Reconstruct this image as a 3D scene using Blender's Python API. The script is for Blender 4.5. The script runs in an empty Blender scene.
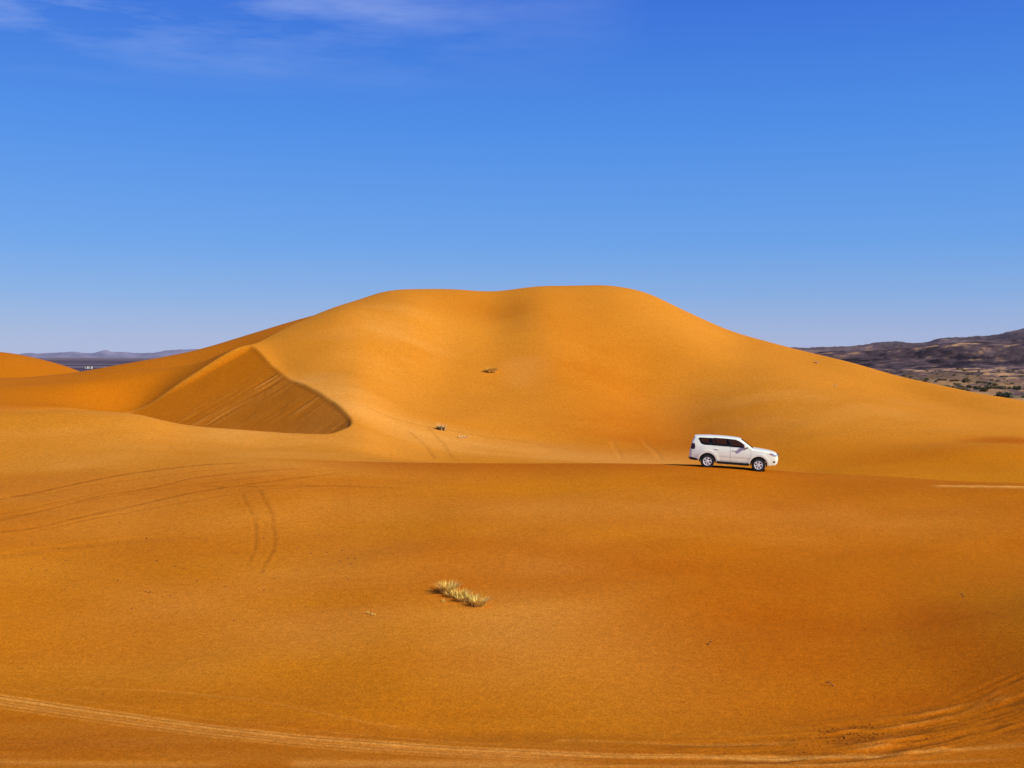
import bpy, bmesh, math, random
import numpy as np
from mathutils import Vector, Matrix
from mathutils.geometry import delaunay_2d_cdt

# ------------------------------------------------------------------ world frame
# camera stands at the origin of the plan looking along +y; heights in metres,
# z = 0 is the sand under the car.
EYE = 6.08
FOC = 1100.0          # focal length for a 1024 px wide frame
HOR = 357.0           # level line of sight

#@TERRAIN
def pchip_slopes(h, dl):
    """Fritsch-Carlson slopes; h, dl have shape (..., K-1)."""
    m = np.zeros(dl.shape[:-1] + (dl.shape[-1] + 1,))
    a, b = dl[..., :-1], dl[..., 1:]
    ha, hb = h[..., :-1], h[..., 1:]
    w1, w2 = 2 * hb + ha, hb + 2 * ha
    same = (a * b) > 0
    with np.errstate(divide='ignore', invalid='ignore'):
        hm = (w1 + w2) / (w1 / a + w2 / b)
    m[..., 1:-1] = np.where(same, hm, 0.0)
    m[..., 0] = dl[..., 0]
    m[..., -1] = dl[..., -1]
    return m

def pchip1(xk, yk, x):
    xk = np.asarray(xk, float); yk = np.asarray(yk, float)
    h = np.diff(xk); dl = np.diff(yk) / h
    m = pchip_slopes(h, dl)
    i = np.clip(np.searchsorted(xk, x) - 1, 0, len(xk) - 2)
    t = np.clip((x - xk[i]) / h[i], 0, 1)
    t2, t3 = t * t, t * t * t
    return ((2*t3 - 3*t2 + 1) * yk[i] + (t3 - 2*t2 + t) * h[i] * m[i]
            + (-2*t3 + 3*t2) * yk[i+1] + (t3 - t2) * h[i] * m[i+1])

def pchip_rows(D, Z, d):
    """D, Z: (N, K) knots of every point; d: (N,)."""
    h = np.diff(D, axis=1); dl = np.diff(Z, axis=1) / h
    m = pchip_slopes(h, dl)
    i = np.clip((D <= d[:, None]).sum(1) - 1, 0, D.shape[1] - 2)
    r = np.arange(len(d))
    hi = h[r, i]
    t = np.clip((d - D[r, i]) / hi, 0, 1)
    t2, t3 = t * t, t * t * t
    return ((2*t3 - 3*t2 + 1) * Z[r, i] + (t3 - 2*t2 + t) * hi * m[r, i]
            + (-2*t3 + 3*t2) * Z[r, i+1] + (t3 - t2) * hi * m[r, i+1])

def _hash(ix, iy, seed):
    n = (ix.astype(np.int64) * 374761393 + iy.astype(np.int64) * 668265263 + seed * 1442695041) & 0x7fffffff
    n = ((n ^ (n >> 13)) * 1274126177) & 0x7fffffff
    n = n ^ (n >> 16)
    return (n & 0xffff) / 65535.0

def vnoise(x, y, seed=0):
    ix, iy = np.floor(x), np.floor(y)
    fx, fy = x - ix, y - iy
    fx = fx * fx * fx * (fx * (fx * 6 - 15) + 10); fy = fy * fy * fy * (fy * (fy * 6 - 15) + 10)
    a = _hash(ix, iy, seed); b = _hash(ix + 1, iy, seed)
    c = _hash(ix, iy + 1, seed); d = _hash(ix + 1, iy + 1, seed)
    return (a * (1 - fx) + b * fx) * (1 - fy) + (c * (1 - fx) + d * fx) * fy - 0.5

def fbm(x, y, seed=0, octv=4):
    s = 0; a = 1.0
    for k in range(octv):
        s = s + a * vnoise(x, y, seed + 17 * k); x = x * 2.03 + 5.1; y = y * 2.03 + 3.7; a *= 0.5
    return s

def sstep(a, b, x):
    t = np.clip((x - a) / (b - a), 0, 1)
    return t * t * (3 - 2 * t)

class Curves:
    """Ridges, valleys and foot lines of the terrain: every line gives, per bearing, its distance and its height."""
    def __init__(self, bearings, lines, smooth=9):
        self.u = np.arange(-900, 2101, 2.0)
        Ds, Zs = [], []
        k = np.exp(-0.5 * (np.arange(-30, 31) * 2.0 / smooth) ** 2); k /= k.sum()
        for dist, lev in lines:
            n = len(bearings)
            dist = [dist] * n if np.isscalar(dist) else dist
            dd = pchip1(bearings, dist, self.u)
            if callable(lev):
                zz = lev(self.u, dd)
            else:
                lev = [lev] * n if np.isscalar(lev) else lev
                zz = EYE - (pchip1(bearings, lev, self.u) - HOR) * dd / FOC
            pad = lambda q: np.concatenate([np.full(30, q[0]), q, np.full(30, q[-1])])
            Ds.append(np.convolve(pad(dd), k, 'valid')); Zs.append(np.convolve(pad(zz), k, 'valid'))
        self.D = np.array(Ds); self.Z = np.array(Zs)
    def __call__(self, u, d):
        K = len(self.D)
        D = np.stack([np.interp(u, self.u, self.D[k]) for k in range(K)], 1)
        Z = np.stack([np.interp(u, self.u, self.Z[k]) for k in range(K)], 1)
        return pchip_rows(D, Z, d)

const = lambda z: (lambda u, d: np.full(len(u), float(z)))
BEAR = [-400, -100,   0,  60, 125, 190, 252, 300, 353, 400, 450, 500, 550, 600, 640, 680, 735, 765, 800, 850, 900, 960, 1024, 1150, 1400]
DUNE = Curves(BEAR, [
    (2.0, const(3.6)),
    (13.0, const(-2.7)),
    (24.0, const(-3.72)),
    ([32, 31, 31, 31, 31, 30.5, 30, 30, 29.5, 29, 29, 29, 29, 29, 29, 29, 29, 29, 29, 29, 29, 29, 29, 29, 29], const(-3.52)),
    (44.0,  [545, 552, 556, 558, 558, 556, 555, 554, 553, 552, 551, 551, 551, 552, 553, 553, 554, 555, 556, 557, 558, 558, 558, 552, 545]),
    # front crest, on which the car drives
    ([60, 60, 60, 60, 60, 60, 60, 60, 60, 60, 60, 60.5, 61, 61, 61.3, 61.5, 61.2, 61, 60.6, 60, 59, 57.5, 56, 53, 50],
            [473, 471, 468, 464, 461, 460, 459.5, 460.5, 462.5, 463.3, 463.7, 463.8, 463.8, 463.8, 463.9, 464.3, 466.6, 469.4, 472.3, 474.6, 477.3, 482.3, 485.2, 493, 505]),
    ([66, 66, 66, 66, 66, 66, 66, 65.5, 65.2, 66, 66.5, 67, 67, 67, 67.3, 67.5, 67.4, 67.2, 67, 66, 65, 64, 62, 60, 58],
            [442, 440, 438, 436, 437, 445, 449, 451, 454, 461, 466, 468, 469, 470, 471, 473, 477, 479, 481, 484, 487, 491, 494, 500, 510]),
    ([72, 72, 72, 72, 72, 71, 70, 70, 70, 72, 73, 73.5, 74, 74, 74, 74, 74, 74, 74, 73, 72, 70, 68, 66, 64],
            [420, 416, 414.5, 413, 415.5, 429, 434, 435.5, 437, 446, 455, 459, 462, 464, 466, 467, 468, 468, 468, 469, 471, 474, 476, 480, 492]),
    ([83, 83, 83, 83, 84, 83, 84, 79, 76, 80, 81, 82, 82, 82, 82, 82, 82, 82, 81, 80, 79, 77, 75, 73, 71],
            [426, 425, 424, 427, 421, 401, 379, 404, 418, 426, 436, 441, 446, 448, 449, 449, 446, 445, 446, 448, 450, 453, 455, 464, 480]),
    ([92.5, 92.5, 93, 94, 95, 97.7, 100, 89, 92, 93, 94, 95, 96, 96, 96, 96, 94, 93, 92, 90, 88, 85, 82, 80, 77],
            [405, 404, 402, 404, 414, 376, 343, 380, 372, 388, 398, 398, 396, 397, 404, 409, 411, 411, 412, 416, 422, 430, 437, 444, 465]),
    ([99, 99, 99, 99, 101, 103.5, 105, 108, 112, 113, 114, 115, 115, 115, 115, 114, 112, 110, 108, 104, 101, 96, 92, 88, 84],
            [390, 387, 385, 382.5, 377, 361, 339.5, 321.5, 305, 303, 313, 315, 310, 311, 317, 329, 351, 359, 368, 383, 397, 411, 419, 432, 452]),
    ([106, 106, 106, 107, 108, 110, 113, 117, 120, 122, 124, 125, 126, 127, 127, 126, 123, 120, 117, 112, 108, 103, 99, 95, 90],
            [382, 379.5, 378, 373.5, 362, 349, 330, 315, 300.5, 289.5, 289, 291, 285.5, 284.3, 290.5, 308.5, 332.5, 341, 350.5, 363, 377.5, 390, 402.5, 422, 448]),
    ([132] * 25, const(-3.5)),
    ([165] * 25, [344, 347, 351.5, 364, 390, 405, 410, 415, 420, 420, 420, 420, 420, 420, 420, 420, 420, 420, 420, 420, 420, 420, 420, 420, 420]),
    (195.0, const(-5.5)),
    (300.0, const(-8.0)),
])
def bump(x, y, cx, cy, sx, sy, rot=0):
    c, s = math.cos(rot), math.sin(rot)
    dx, dy = x - cx, y - cy
    return np.exp(-0.5 * (((dx * c + dy * s) / sx) ** 2 + ((-dx * s + dy * c) / sy) ** 2))

SWELL = [   # broad bulges and hollows of the big dune's face (plan position, radii, height, turn)
    (27.0, 96, 9, 9, 0.6, 0.0),
    (10.5, 100, 4.5, 14, -0.8, 0.15),
    (2.5, 108, 3.5, 12, 0.7, 0.2),
    (-2.0, 117, 2.5, 7, -0.5, 0.1),
    (33.0, 76, 5, 2.0, 0.45, -0.1),
    (-20.5, 94.0, 3.4, 6.0, -0.60, -0.3),
]
def polyline(x, y, P):
    best = np.full(x.shape, 1e9); sd = np.zeros(x.shape); run = np.zeros(x.shape); L = 0
    for (ax, ay), (bx, by) in zip(P[:-1], P[1:]):
        dx, dy = bx - ax, by - ay; l = math.hypot(dx, dy)
        t = np.clip(((x - ax) * dx + (y - ay) * dy) / (l * l), 0, 1)
        qx, qy = x - ax - t * dx, y - ay - t * dy
        dd = np.hypot(qx, qy); k = dd < best
        best = np.where(k, dd, best); sd = np.where(k, np.sign(dx * (y - ay) - dy * (x - ax)) * dd, sd); run = np.where(k, L + t * l, run)
        L += l
    return best, sd, run, L
CREST = [((u - 512) / FOC * d, d) for u, d in ((250, 100.3), (264, 103.5), (288, 107), (305, 109), (340, 114), (375, 119.5), (400, 123.5))]
def base(x, y):
    u = 512 + FOC * x / y
    z = DUNE(u, y)
    env = sstep(20, 30, y) * (1 - sstep(100, 110, y))       # broad swells
    z = z + env * 0.28 * fbm(x / 13.0, y / 9.0, 3, 3) * (1 - 0.75 * bump(x, y, 12, 61, 60, 4))
    z = z + 2.6 * bump(x, y, 21.0, 30.5, 4.5, 5.0)           # side of the bowl at right
    for (cx, cy, sx, sy, h, r) in SWELL:
        z = z + h * bump(x, y, cx, cy, sx, sy, r)
    # crest line running from the hollow's apex up to the summit: the far side drops off
    dq, sq, rq, Lq = polyline(x, y, CREST)
    back = np.maximum(sq, 0)
    z = z - 0.75 * (1 - np.exp(-back / 1.1)) * np.exp(-back / 10.0) * sstep(0.0, 0.08, rq / Lq) * (1 - sstep(0.75, 1.0, rq / Lq))
    return z, u

# wind-carved hollow with its slip face (avalanche slope) under a curved crest
SLIP_W = np.array([-0.891, -0.454])                # fall direction in plan
SLIP_P = np.array([-SLIP_W[1], SLIP_W[0]])         # along the crest
def _crest():
    px = [(252, 100), (258, 99), (270, 96), (285, 92.5), (300, 89), (316, 85.5), (330, 82.5), (343, 79.3),
          (351, 76.8), (353, 75.3), (351, 73.8), (345, 72.5), (335, 71.2), (320, 70.2)]
    w = np.array([((u - 512) / FOC * d, d) for u, d in px])
    zb, _ = base(w[:, 0], w[:, 1])
    A, S = w @ SLIP_P, w @ SLIP_W
    o = np.argsort(A); A, S, zb = A[o], S[o], zb[o]
    aa = np.linspace(A[0], A[-1], 120)
    ker = np.exp(-0.5 * (np.arange(-9, 10) / 4.0) ** 2); ker /= ker.sum()
    soft = lambda q: np.convolve(np.concatenate([2 * q[0] - q[9:0:-1], q, 2 * q[-1] - q[-2:-11:-1]]), ker, 'valid')
    return aa, pchip1(A, S, aa), soft(pchip1(A, zb, aa))
CR_A, CR_S, CR_Z = _crest()

def height(x, y, want_slip=False):
    z, u = base(x, y)
    a = x * SLIP_P[0] + y * SLIP_P[1]; s = x * SLIP_W[0] + y * SLIP_W[1]
    ac = np.clip(a, CR_A[0], CR_A[-1])
    fall = s - np.interp(ac, CR_A, CR_S)
    side = a - CR_A[0]
    steep = 0.56 + 0.06 * sstep(8, 18, side)
    slip = np.interp(ac, CR_A, CR_Z) - steep * fall - 0.04 * sstep(0.0, 0.35, fall)
    wob = fbm(a / 3.0, s / 4.0, 33, 2)
    g = fbm((a + 0.5 * wob) / 0.33, s / 6.0, 31, 3) * np.clip(0.7 + 2.2 * fbm(a / 1.7, s / 2.4, 35, 3), 0, 1.8) * sstep(3.5, 8, side + 2 * wob)
    slip = slip + (0.085 * g + 0.05 * fbm(a / 2.2, s / 2.2, 37, 4)) * sstep(0.2, 1.5, fall)
    flo = -0.4
    slip = flo + np.logaddexp(0, (slip - flo) * 2.2) / 2.2
    edge = sstep(-0.10, 0.25, side)                          # back edge of the slip face
    front = y - np.interp(u, DUNE.u, DUNE.D[7])
    cut = np.where(side < 7, np.maximum(z - slip, -0.9 * (1 - sstep(4, 7, side))), np.maximum(z - slip, 0))
    carve = (cut + 0.03) * edge * (fall > 0)
    carve = np.where(fall > 0, carve * sstep(0, 0.25, fall), 0)
    roll = 0.085 * np.maximum(front, 0) ** 2
    carve = np.minimum(carve, np.where(front > 0, roll, 0)) * sstep(80, 150, u)
    z2 = z - carve
    if want_slip:
        return z2, sstep(0.03, 0.15, carve) * edge, g, side
    return z2
#@END

#@DATA
# plan positions (metres) of ruts, drift lines, sand patches with painted light and shade, and small things
DATA = {'apron': [(-16.73, 86.82), (-12.83, 82.08), (-9.57, 79.78), (-5.9, 79.16), (0.58, 79.58), (6.29, 78.58), (10.39, 77.26)],
 'pale_spots': [(0.98, 38.4, 3.14, 5.32, 0.55), (-7.53, 39.06, 6.76, 4.460000000000001, 0.35), (-16.3, 68.42, 9.850000000000001, 16.14, 0.5), (-27.69, 67.38, 6.630000000000003, 2.160000000000011, 0.35), (-8.38, 50.62, 4.140000000000001, 2.4200000000000017, 0.35), (2.79, 34.84, 3.49, 3.5799999999999983, 0.4), (8.47, 49.58, 9.339999999999998, 2.4200000000000017, 0.4), (1.48, 101.86, 2.41, 11.320000000000007, 0.4), (-10.53, 103.44, 7.389999999999999, 11.079999999999998, 0.4), (26.31, 93.98, 14.710000000000004, 8.61999999999999, 0.4)],
 'deep_spots': [(10.34, 88.86, 6.190000000000001, 8.519999999999996, 0.6), (9.51, 36.34, 6.07, 8.719999999999999, 0.85), (13.4, 32.9, 2.3100000000000005, 10.64, 0.9), (-41.24, 96.1, 8.940000000000005, 5.160000000000011, 0.5), (26.23, 76.32, 6.610000000000003, 3.0, 0.45), (36.28, 79.82, 2.6400000000000006, 1.2800000000000011, 0.9), (-1.81, 116.84, 3.69, 2.9599999999999937, 0.4), (-14.44, 43.88, 10.09, 1.5599999999999952, 0.25), (-1.72, 30.58, 11.06, 1.1400000000000006, 0.4), (10.04, 30.0, 4.870000000000001, 1.9400000000000013, 0.8), (1.86, 42.6, 2.3199999999999994, 1.6199999999999974, 0.3), (8.06, 100.8, 5.789999999999999, 10.240000000000009, 0.35)],
 'tracks_and_lit_rim': [([(-25.78, 51.38), (-24.72, 53.12), (-22.65, 55.12), (-20.29, 56.94), (-18.0, 57.88), (-15.52, 58.46), (-12.91, 58.7)],
 0.19, 0.03, 0.48, 0.0), ([(-23.8, 47.42), (-22.91, 49.22), (-21.15, 51.46), (-19.85, 53.0), (-17.8, 54.1), (-15.77, 55.6), (-12.9, 56.3), (-9.54, 57.68)],
 0.16, 0.02, 0.34, 0.0), ([(-23.51, 46.84), (-21.4, 47.84), (-19.46, 49.56), (-17.4, 51.46), (-15.03, 52.98), (-12.4, 54.12), (-10.18, 55.44), (-7.85, 56.82)],
 0.16, 0.02, 0.34, 0.0), ([(-25.02, 49.86), (-23.49, 50.46), (-21.52, 52.38), (-19.74, 54.02)],
 0.1, 0.03, 0.3, 0.0), ([(-15.8, 53.96), (-12.22, 53.36), (-8.89, 53.74), (-4.49, 53.7)],
 0.1, 0.012, 0.4, 0.0), ([(-12.48, 53.4), (-11.31, 50.56), (-10.43, 48.0), (-9.79, 44.88), (-9.61, 42.28), (-9.77, 40.72)],
 0.09, 0.015, 0.3, 0.0), ([(-13.2, 52.98), (-11.84, 49.72), (-11.08, 47.42), (-10.52, 44.66), (-10.2, 41.72)],
 0.09, 0.015, 0.22, 0.0), ([(-20.98, 43.38), (-18.74, 45.6), (-15.74, 46.54), (-11.94, 46.56)],
 0.3, 0.02, 0.12, 0.0), ([(-24.29, 48.4), (-22.15, 50.54), (-20.08, 52.34), (-17.21, 53.78), (-14.02, 54.7), (-10.74, 55.74)],
 0.12, 0.02, 0.22, 0.0), ([(-26.29, 52.38), (-23.17, 54.0), (-19.84, 55.68), (-16.12, 56.82), (-12.12, 57.48)],
 0.12, 0.02, 0.2, 0.0), ([(-21.16, 47.3), (-18.22, 49.86), (-14.64, 51.62), (-11.17, 52.98), (-7.98, 54.18)],
 0.12, 0.02, 0.22, 0.0), ([(-7.84, 80.62), (-5.95, 75.24), (-4.69, 67.94)],
 0.13, 0.02, 0.26, 0.0), ([(-6.75, 84.38), (-4.78, 77.28), (-3.61, 68.52)],
 0.13, 0.02, 0.26, 0.0), ([(-12.05, 81.84), (-6.95, 83.12), (-0.91, 83.68), (5.03, 81.36)],
 0.3, 0.02, 0.15, 0.0), ([(10.27, 88.22), (10.66, 82.0), (10.54, 77.28)],
 0.2, 0.03, 0.0, 0.12), ([(7.63, 85.66), (7.83, 81.3), (7.77, 77.72)],
 0.15, 0.03, 0.0, 0.1), ([(-16.7, 32.12), (-14.69, 31.56), (-11.38, 30.38), (-8.31, 29.3), (-5.48, 28.42), (-2.84, 27.9), (0.0, 27.48), (3.39, 27.06), (7.05, 26.94), (9.53, 27.02), (12.53, 26.92), (14.91, 26.54)],
 0.04, 0.02, -1, 0.49500000000000005), ([(-16.57, 31.86), (-14.57, 31.3), (-11.28, 30.12), (-8.25, 29.08), (-5.44, 28.22), (-2.82, 27.72), (0.0, 27.3), (3.38, 26.92), (7.03, 26.84), (9.5, 26.92), (12.49, 26.84), (14.88, 26.48)],
 0.06, -0.02, -1, 0.675), ([(-16.44, 31.62), (-14.46, 31.06), (-11.2, 29.9), (-8.19, 28.88), (-5.4, 28.04), (-2.81, 27.56), (0.0, 27.16), (3.36, 26.78)],
 0.045, 0.02, -1, 0.405), ([(-16.34, 31.42), (-14.35, 30.84), (-11.12, 29.7), (-8.13, 28.68), (-5.37, 27.88), (-2.79, 27.4), (0.0, 27.02), (3.35, 26.68)],
 0.045, -0.015, -1, 0.49500000000000005), ([(-16.21, 31.18), (-14.23, 30.58), (-11.04, 29.48), (-8.08, 28.48), (-5.34, 27.7), (-2.77, 27.22), (0.0, 26.86), (3.33, 26.54)],
 0.04, -0.015, -1, 0.315), ([(-16.96, 32.62), (-14.91, 32.04), (-11.54, 30.82), (-8.42, 29.7), (-5.54, 28.76), (-2.87, 28.2), (0.0, 27.76), (3.42, 27.3)],
 0.05, 0.015, -1, 0.09000000000000001), ([(-14.0, 26.92), (-9.98, 26.64), (-6.31, 26.5)],
 0.15, 0.01, -1, 0.25), ([(-5.11, 26.54), (-2.22, 26.52), (-0.29, 26.46), (2.59, 26.4)],
 0.2, 0.01, -1, 0.35), ([(1.15, 26.44), (4.51, 26.36), (8.35, 26.4), (10.47, 26.3), (12.57, 26.18)],
 0.08, -0.015, -1, 0.3), ([(1.22, 28.04), (4.74, 27.72), (7.76, 27.72)],
 0.06, 0.015, -1, 0.2), ([(-13.76, 32.06), (-11.04, 31.78), (-7.35, 30.86), (-2.94, 28.84), (-1.09, 28.5)],
 0.06, 0.012, -1, 0.12), ([(21.67, 55.7), (23.21, 55.14), (25.26, 54.26), (26.69, 53.58)],  # last strip here: sunlit crest rim at right, painted pale
 0.22, -0.05, -1, 0.95), ([(-16.64, 32.0), (-14.63, 31.44), (-11.33, 30.26), (-8.28, 29.2), (-5.46, 28.32), (-2.83, 27.8), (0.0, 27.38), (3.38, 26.98), (7.04, 26.88), (9.52, 26.98), (12.51, 26.88)],
 0.035, 0.01, 0.35, 0), ([(-16.5, 31.74), (-14.51, 31.18), (-11.24, 30.0), (-8.22, 28.98), (-5.42, 28.12), (-2.81, 27.62), (0.0, 27.22), (3.37, 26.84), (7.01, 26.78), (9.48, 26.88), (12.47, 26.8)],
 0.035, 0.01, 0.35, 0), ([(-16.39, 31.52), (-14.4, 30.94), (-11.16, 29.8), (-8.16, 28.78), (-5.39, 27.96), (-2.8, 27.48), (0.0, 27.08), (3.35, 26.74), (6.99, 26.68), (9.45, 26.8), (12.44, 26.72)],
 0.035, 0.01, 0.35, 0), ([(-16.28, 31.3), (-14.29, 30.7), (-11.08, 29.58), (-8.11, 28.58), (-5.35, 27.78), (-2.78, 27.32), (0.0, 26.94), (3.34, 26.62), (6.96, 26.58), (9.42, 26.7), (12.4, 26.64)],
 0.035, 0.01, 0.35, 0)],
 'drift': [(2.22, 27.76), (5.77, 27.84), (8.37, 28.08), (10.6, 28.58), (12.36, 29.04), (13.68, 29.4), (14.81, 29.72)],
 'crest': [(-14.885818181818182, 60.2), (-8.701636363636363, 60.2), (-3.393090909090909, 60.2), (-0.6610909090909092, 60.6), (4.896, 61.2), (9.423272727272728, 61.7), (12.488, 61.6), (14.122, 61.4), (15.970909090909092, 61), (18.559272727272727, 60.4), (20.951999999999998, 59.4), (23.58109090909091, 57.9), (26.20509090909091, 56.3), (30.74, 53)],
 'spots': {'tuft_a': (-2.28, 39.22), 'tuft_b': (-1.91, 38.82), 'tuft_c': (-1.57, 38.42), 'tuft_d': (-1.17, 37.92), 'wisp': (-2.4, 38.32), 'shrub': (-5.35, 82.96), 'pale_a': (-3.78, 81.56), 'pale_b': (-3.5, 81.8), 'dune_tuft': (-1.92, 100.72), 'fleck_a': (30.43, 109.74), 'fleck_b': (29.42, 100.18), 'twig_a': (9.04, 31.36), 'twig_b': (6.21, 34.5), 'twig_c': (10.41, 44.72), 'twig_d': (15.58, 38.08), 'sprig': (-4.86, 37.36), 'sprig_b': (-4.67, 37.24), 'car_r': (10.77, 60.58), 'car_f': (13.51, 60.3)}, 'pebbles': [(-6.07, 40.76, 0.026), (-10.13, 42.72, 0.016), (-5.46, 37.42, 0.016), (-8.11, 44.3, 0.032), (-18.75, 45.52, 0.031), (-14.12, 43.74, 0.031), (-9.09, 43.7, 0.013), (-11.33, 42.14, 0.015), (-9.03, 40.06, 0.031), (-18.33, 42.62, 0.022), (-12.36, 48.14, 0.02), (-9.41, 37.22, 0.027), (-12.48, 36.42, 0.017), (-12.18, 42.9, 0.024), (-6.52, 37.84, 0.016), (-17.84, 43.96, 0.029), (-13.2, 40.12, 0.03), (-13.39, 40.2, 0.029), (-11.42, 42.22, 0.017), (-10.46, 46.36, 0.03), (-13.63, 45.88, 0.023), (-18.06, 42.68, 0.024), (-14.53, 41.94, 0.022), (-12.81, 46.02, 0.029), (-13.13, 42.94, 0.031), (-9.4, 38.04, 0.015), (-15.56, 44.96, 0.016), (-12.35, 39.74, 0.02), (-14.91, 45.12, 0.02), (-7.22, 42.46, 0.014), (-9.5, 42.12, 0.026), (-8.78, 45.02, 0.024), (-18.71, 44.04, 0.027), (-8.32, 40.48, 0.015), (-6.77, 43.14, 0.021), (-9.23, 42.76, 0.013), (-11.12, 44.44, 0.023), (-6.89, 44.54, 0.027), (-19.45, 41.98, 0.018), (-15.51, 46.7, 0.028), (-14.87, 42.54, 0.023), (-17.0, 41.86, 0.02), (-8.91, 41.28, 0.029), (-20.02, 45.88, 0.029), (-9.91, 47.66, 0.021), (-13.34, 38.6, 0.029), (-14.83, 41.42, 0.03), (-6.43, 43.32, 0.028), (-18.67, 42.72, 0.029), (-8.21, 46.64, 0.025), (-6.79, 44.48, 0.019), (-17.48, 45.82, 0.018), (-19.06, 44.68, 0.023), (-6.69, 42.92, 0.021), (-10.56, 40.44, 0.027), (-8.24, 42.14, 0.019), (-7.47, 44.32, 0.027), (-17.4, 48.82, 0.03), (-8.26, 44.94, 0.013), (-8.38, 45.46, 0.019), (-15.48, 45.96, 0.021), (-17.53, 45.1, 0.023), (-16.25, 40.72, 0.019), (-6.5, 42.44, 0.013), (-11.77, 41.16, 0.031), (-12.72, 42.66, 0.027), (-6.22, 42.56, 0.025), (-16.48, 40.52, 0.021), (-17.44, 41.02, 0.017), (-19.49, 45.9, 0.013), (-12.17, 36.5, 0.015), (-17.37, 39.62, 0.015), (-6.16, 43.2, 0.03), (-12.87, 46.92, 0.012), (-8.34, 47.76, 0.019)],
 'clods': [(8.39, 28.26, 0.019), (8.96, 28.72, 0.015), (9.38, 28.76, 0.022), (10.58, 28.22, 0.019), (7.48, 28.04, 0.019), (8.25, 28.34, 0.018), (7.39, 27.5, 0.022), (8.5, 28.16, 0.012), (9.9, 28.58, 0.017), (10.27, 27.88, 0.021), (9.01, 28.64, 0.02), (7.86, 28.52, 0.014), (8.98, 28.38, 0.02), (8.63, 28.18, 0.023), (6.92, 28.08, 0.015), (9.4, 28.56, 0.021), (8.95, 28.42, 0.02), (8.44, 28.26, 0.017), (8.87, 28.64, 0.016), (9.35, 28.08, 0.023), (8.03, 28.18, 0.022), (8.52, 28.06, 0.023), (9.22, 27.98, 0.021), (9.01, 27.96, 0.015), (8.37, 27.8, 0.022), (7.23, 28.28, 0.013), (8.43, 27.6, 0.023), (7.93, 28.76, 0.02), (9.16, 28.68, 0.016), (10.0, 28.14, 0.018), (8.27, 29.08, 0.018), (11.1, 28.08, 0.018), (9.49, 27.46, 0.023), (8.52, 27.52, 0.019), (7.7, 27.44, 0.019), (8.37, 27.96, 0.019), (8.9, 27.5, 0.022), (8.34, 28.54, 0.019), (7.66, 28.18, 0.013), (8.47, 28.04, 0.018), (10.27, 27.84, 0.023), (10.46, 27.68, 0.02), (9.25, 28.18, 0.014), (9.1, 28.1, 0.011), (9.16, 28.08, 0.019), (7.76, 27.86, 0.014), (9.89, 28.54, 0.014), (9.14, 27.92, 0.017), (8.21, 28.72, 0.022), (8.27, 27.68, 0.013), (8.32, 27.44, 0.012), (9.27, 27.84, 0.01), (8.2, 28.42, 0.023), (8.7, 28.28, 0.022), (9.29, 28.32, 0.013), (8.74, 27.46, 0.014), (9.51, 28.12, 0.02), (7.89, 28.64, 0.014), (8.79, 28.18, 0.02), (9.99, 27.88, 0.021), (7.88, 28.14, 0.023), (9.52, 28.9, 0.009), (9.23, 27.92, 0.018), (8.95, 28.56, 0.016), (7.59, 27.98, 0.015), (9.17, 28.82, 0.013), (8.69, 28.2, 0.023), (6.68, 28.04, 0.023), (10.26, 28.16, 0.012), (9.4, 27.64, 0.009), (9.01, 27.54, 0.013), (9.19, 28.38, 0.018), (9.86, 28.44, 0.019), (7.6, 27.74, 0.019), (9.04, 28.34, 0.02), (9.1, 27.96, 0.016), (8.7, 27.58, 0.018), (7.51, 28.26, 0.01), (8.93, 28.5, 0.015), (8.45, 28.18, 0.009), (10.46, 28.16, 0.009), (8.65, 27.54, 0.023), (8.47, 27.92, 0.023), (8.85, 27.84, 0.021), (9.25, 28.64, 0.011), (8.6, 27.34, 0.018), (9.34, 28.46, 0.01), (8.64, 28.28, 0.011), (8.86, 28.18, 0.024), (8.33, 27.94, 0.016), (9.29, 28.12, 0.024), (9.87, 27.82, 0.011), (9.89, 28.4, 0.011), (8.95, 27.98, 0.017), (9.5, 27.74, 0.023), (9.45, 29.18, 0.018), (9.26, 28.22, 0.013), (7.96, 28.42, 0.024), (8.96, 27.7, 0.019), (7.89, 28.7, 0.02), (8.11, 28.82, 0.01), (7.87, 27.98, 0.023), (8.02, 28.42, 0.014), (9.25, 28.34, 0.012), (8.88, 28.1, 0.017), (8.05, 28.2, 0.015), (7.97, 27.68, 0.024), (8.56, 28.42, 0.022), (8.19, 27.82, 0.019), (7.16, 27.88, 0.02), (7.75, 28.0, 0.015), (8.11, 27.94, 0.01), (8.02, 27.98, 0.022), (10.23, 27.6, 0.014), (8.36, 28.56, 0.01), (9.48, 27.64, 0.022), (9.18, 27.52, 0.012), (9.25, 28.6, 0.014), (7.06, 27.4, 0.022), (7.24, 27.16, 0.018), (8.74, 27.72, 0.011), (10.11, 28.2, 0.013), (8.58, 27.18, 0.023), (8.83, 27.52, 0.02), (10.27, 27.88, 0.01), (8.16, 28.1, 0.01), (8.47, 27.98, 0.024), (8.5, 28.58, 0.013), (8.33, 27.66, 0.018), (7.79, 27.92, 0.013)]}
#@ENDDATA

C = bpy.context.scene.collection
rnd = random.Random(7)

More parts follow.
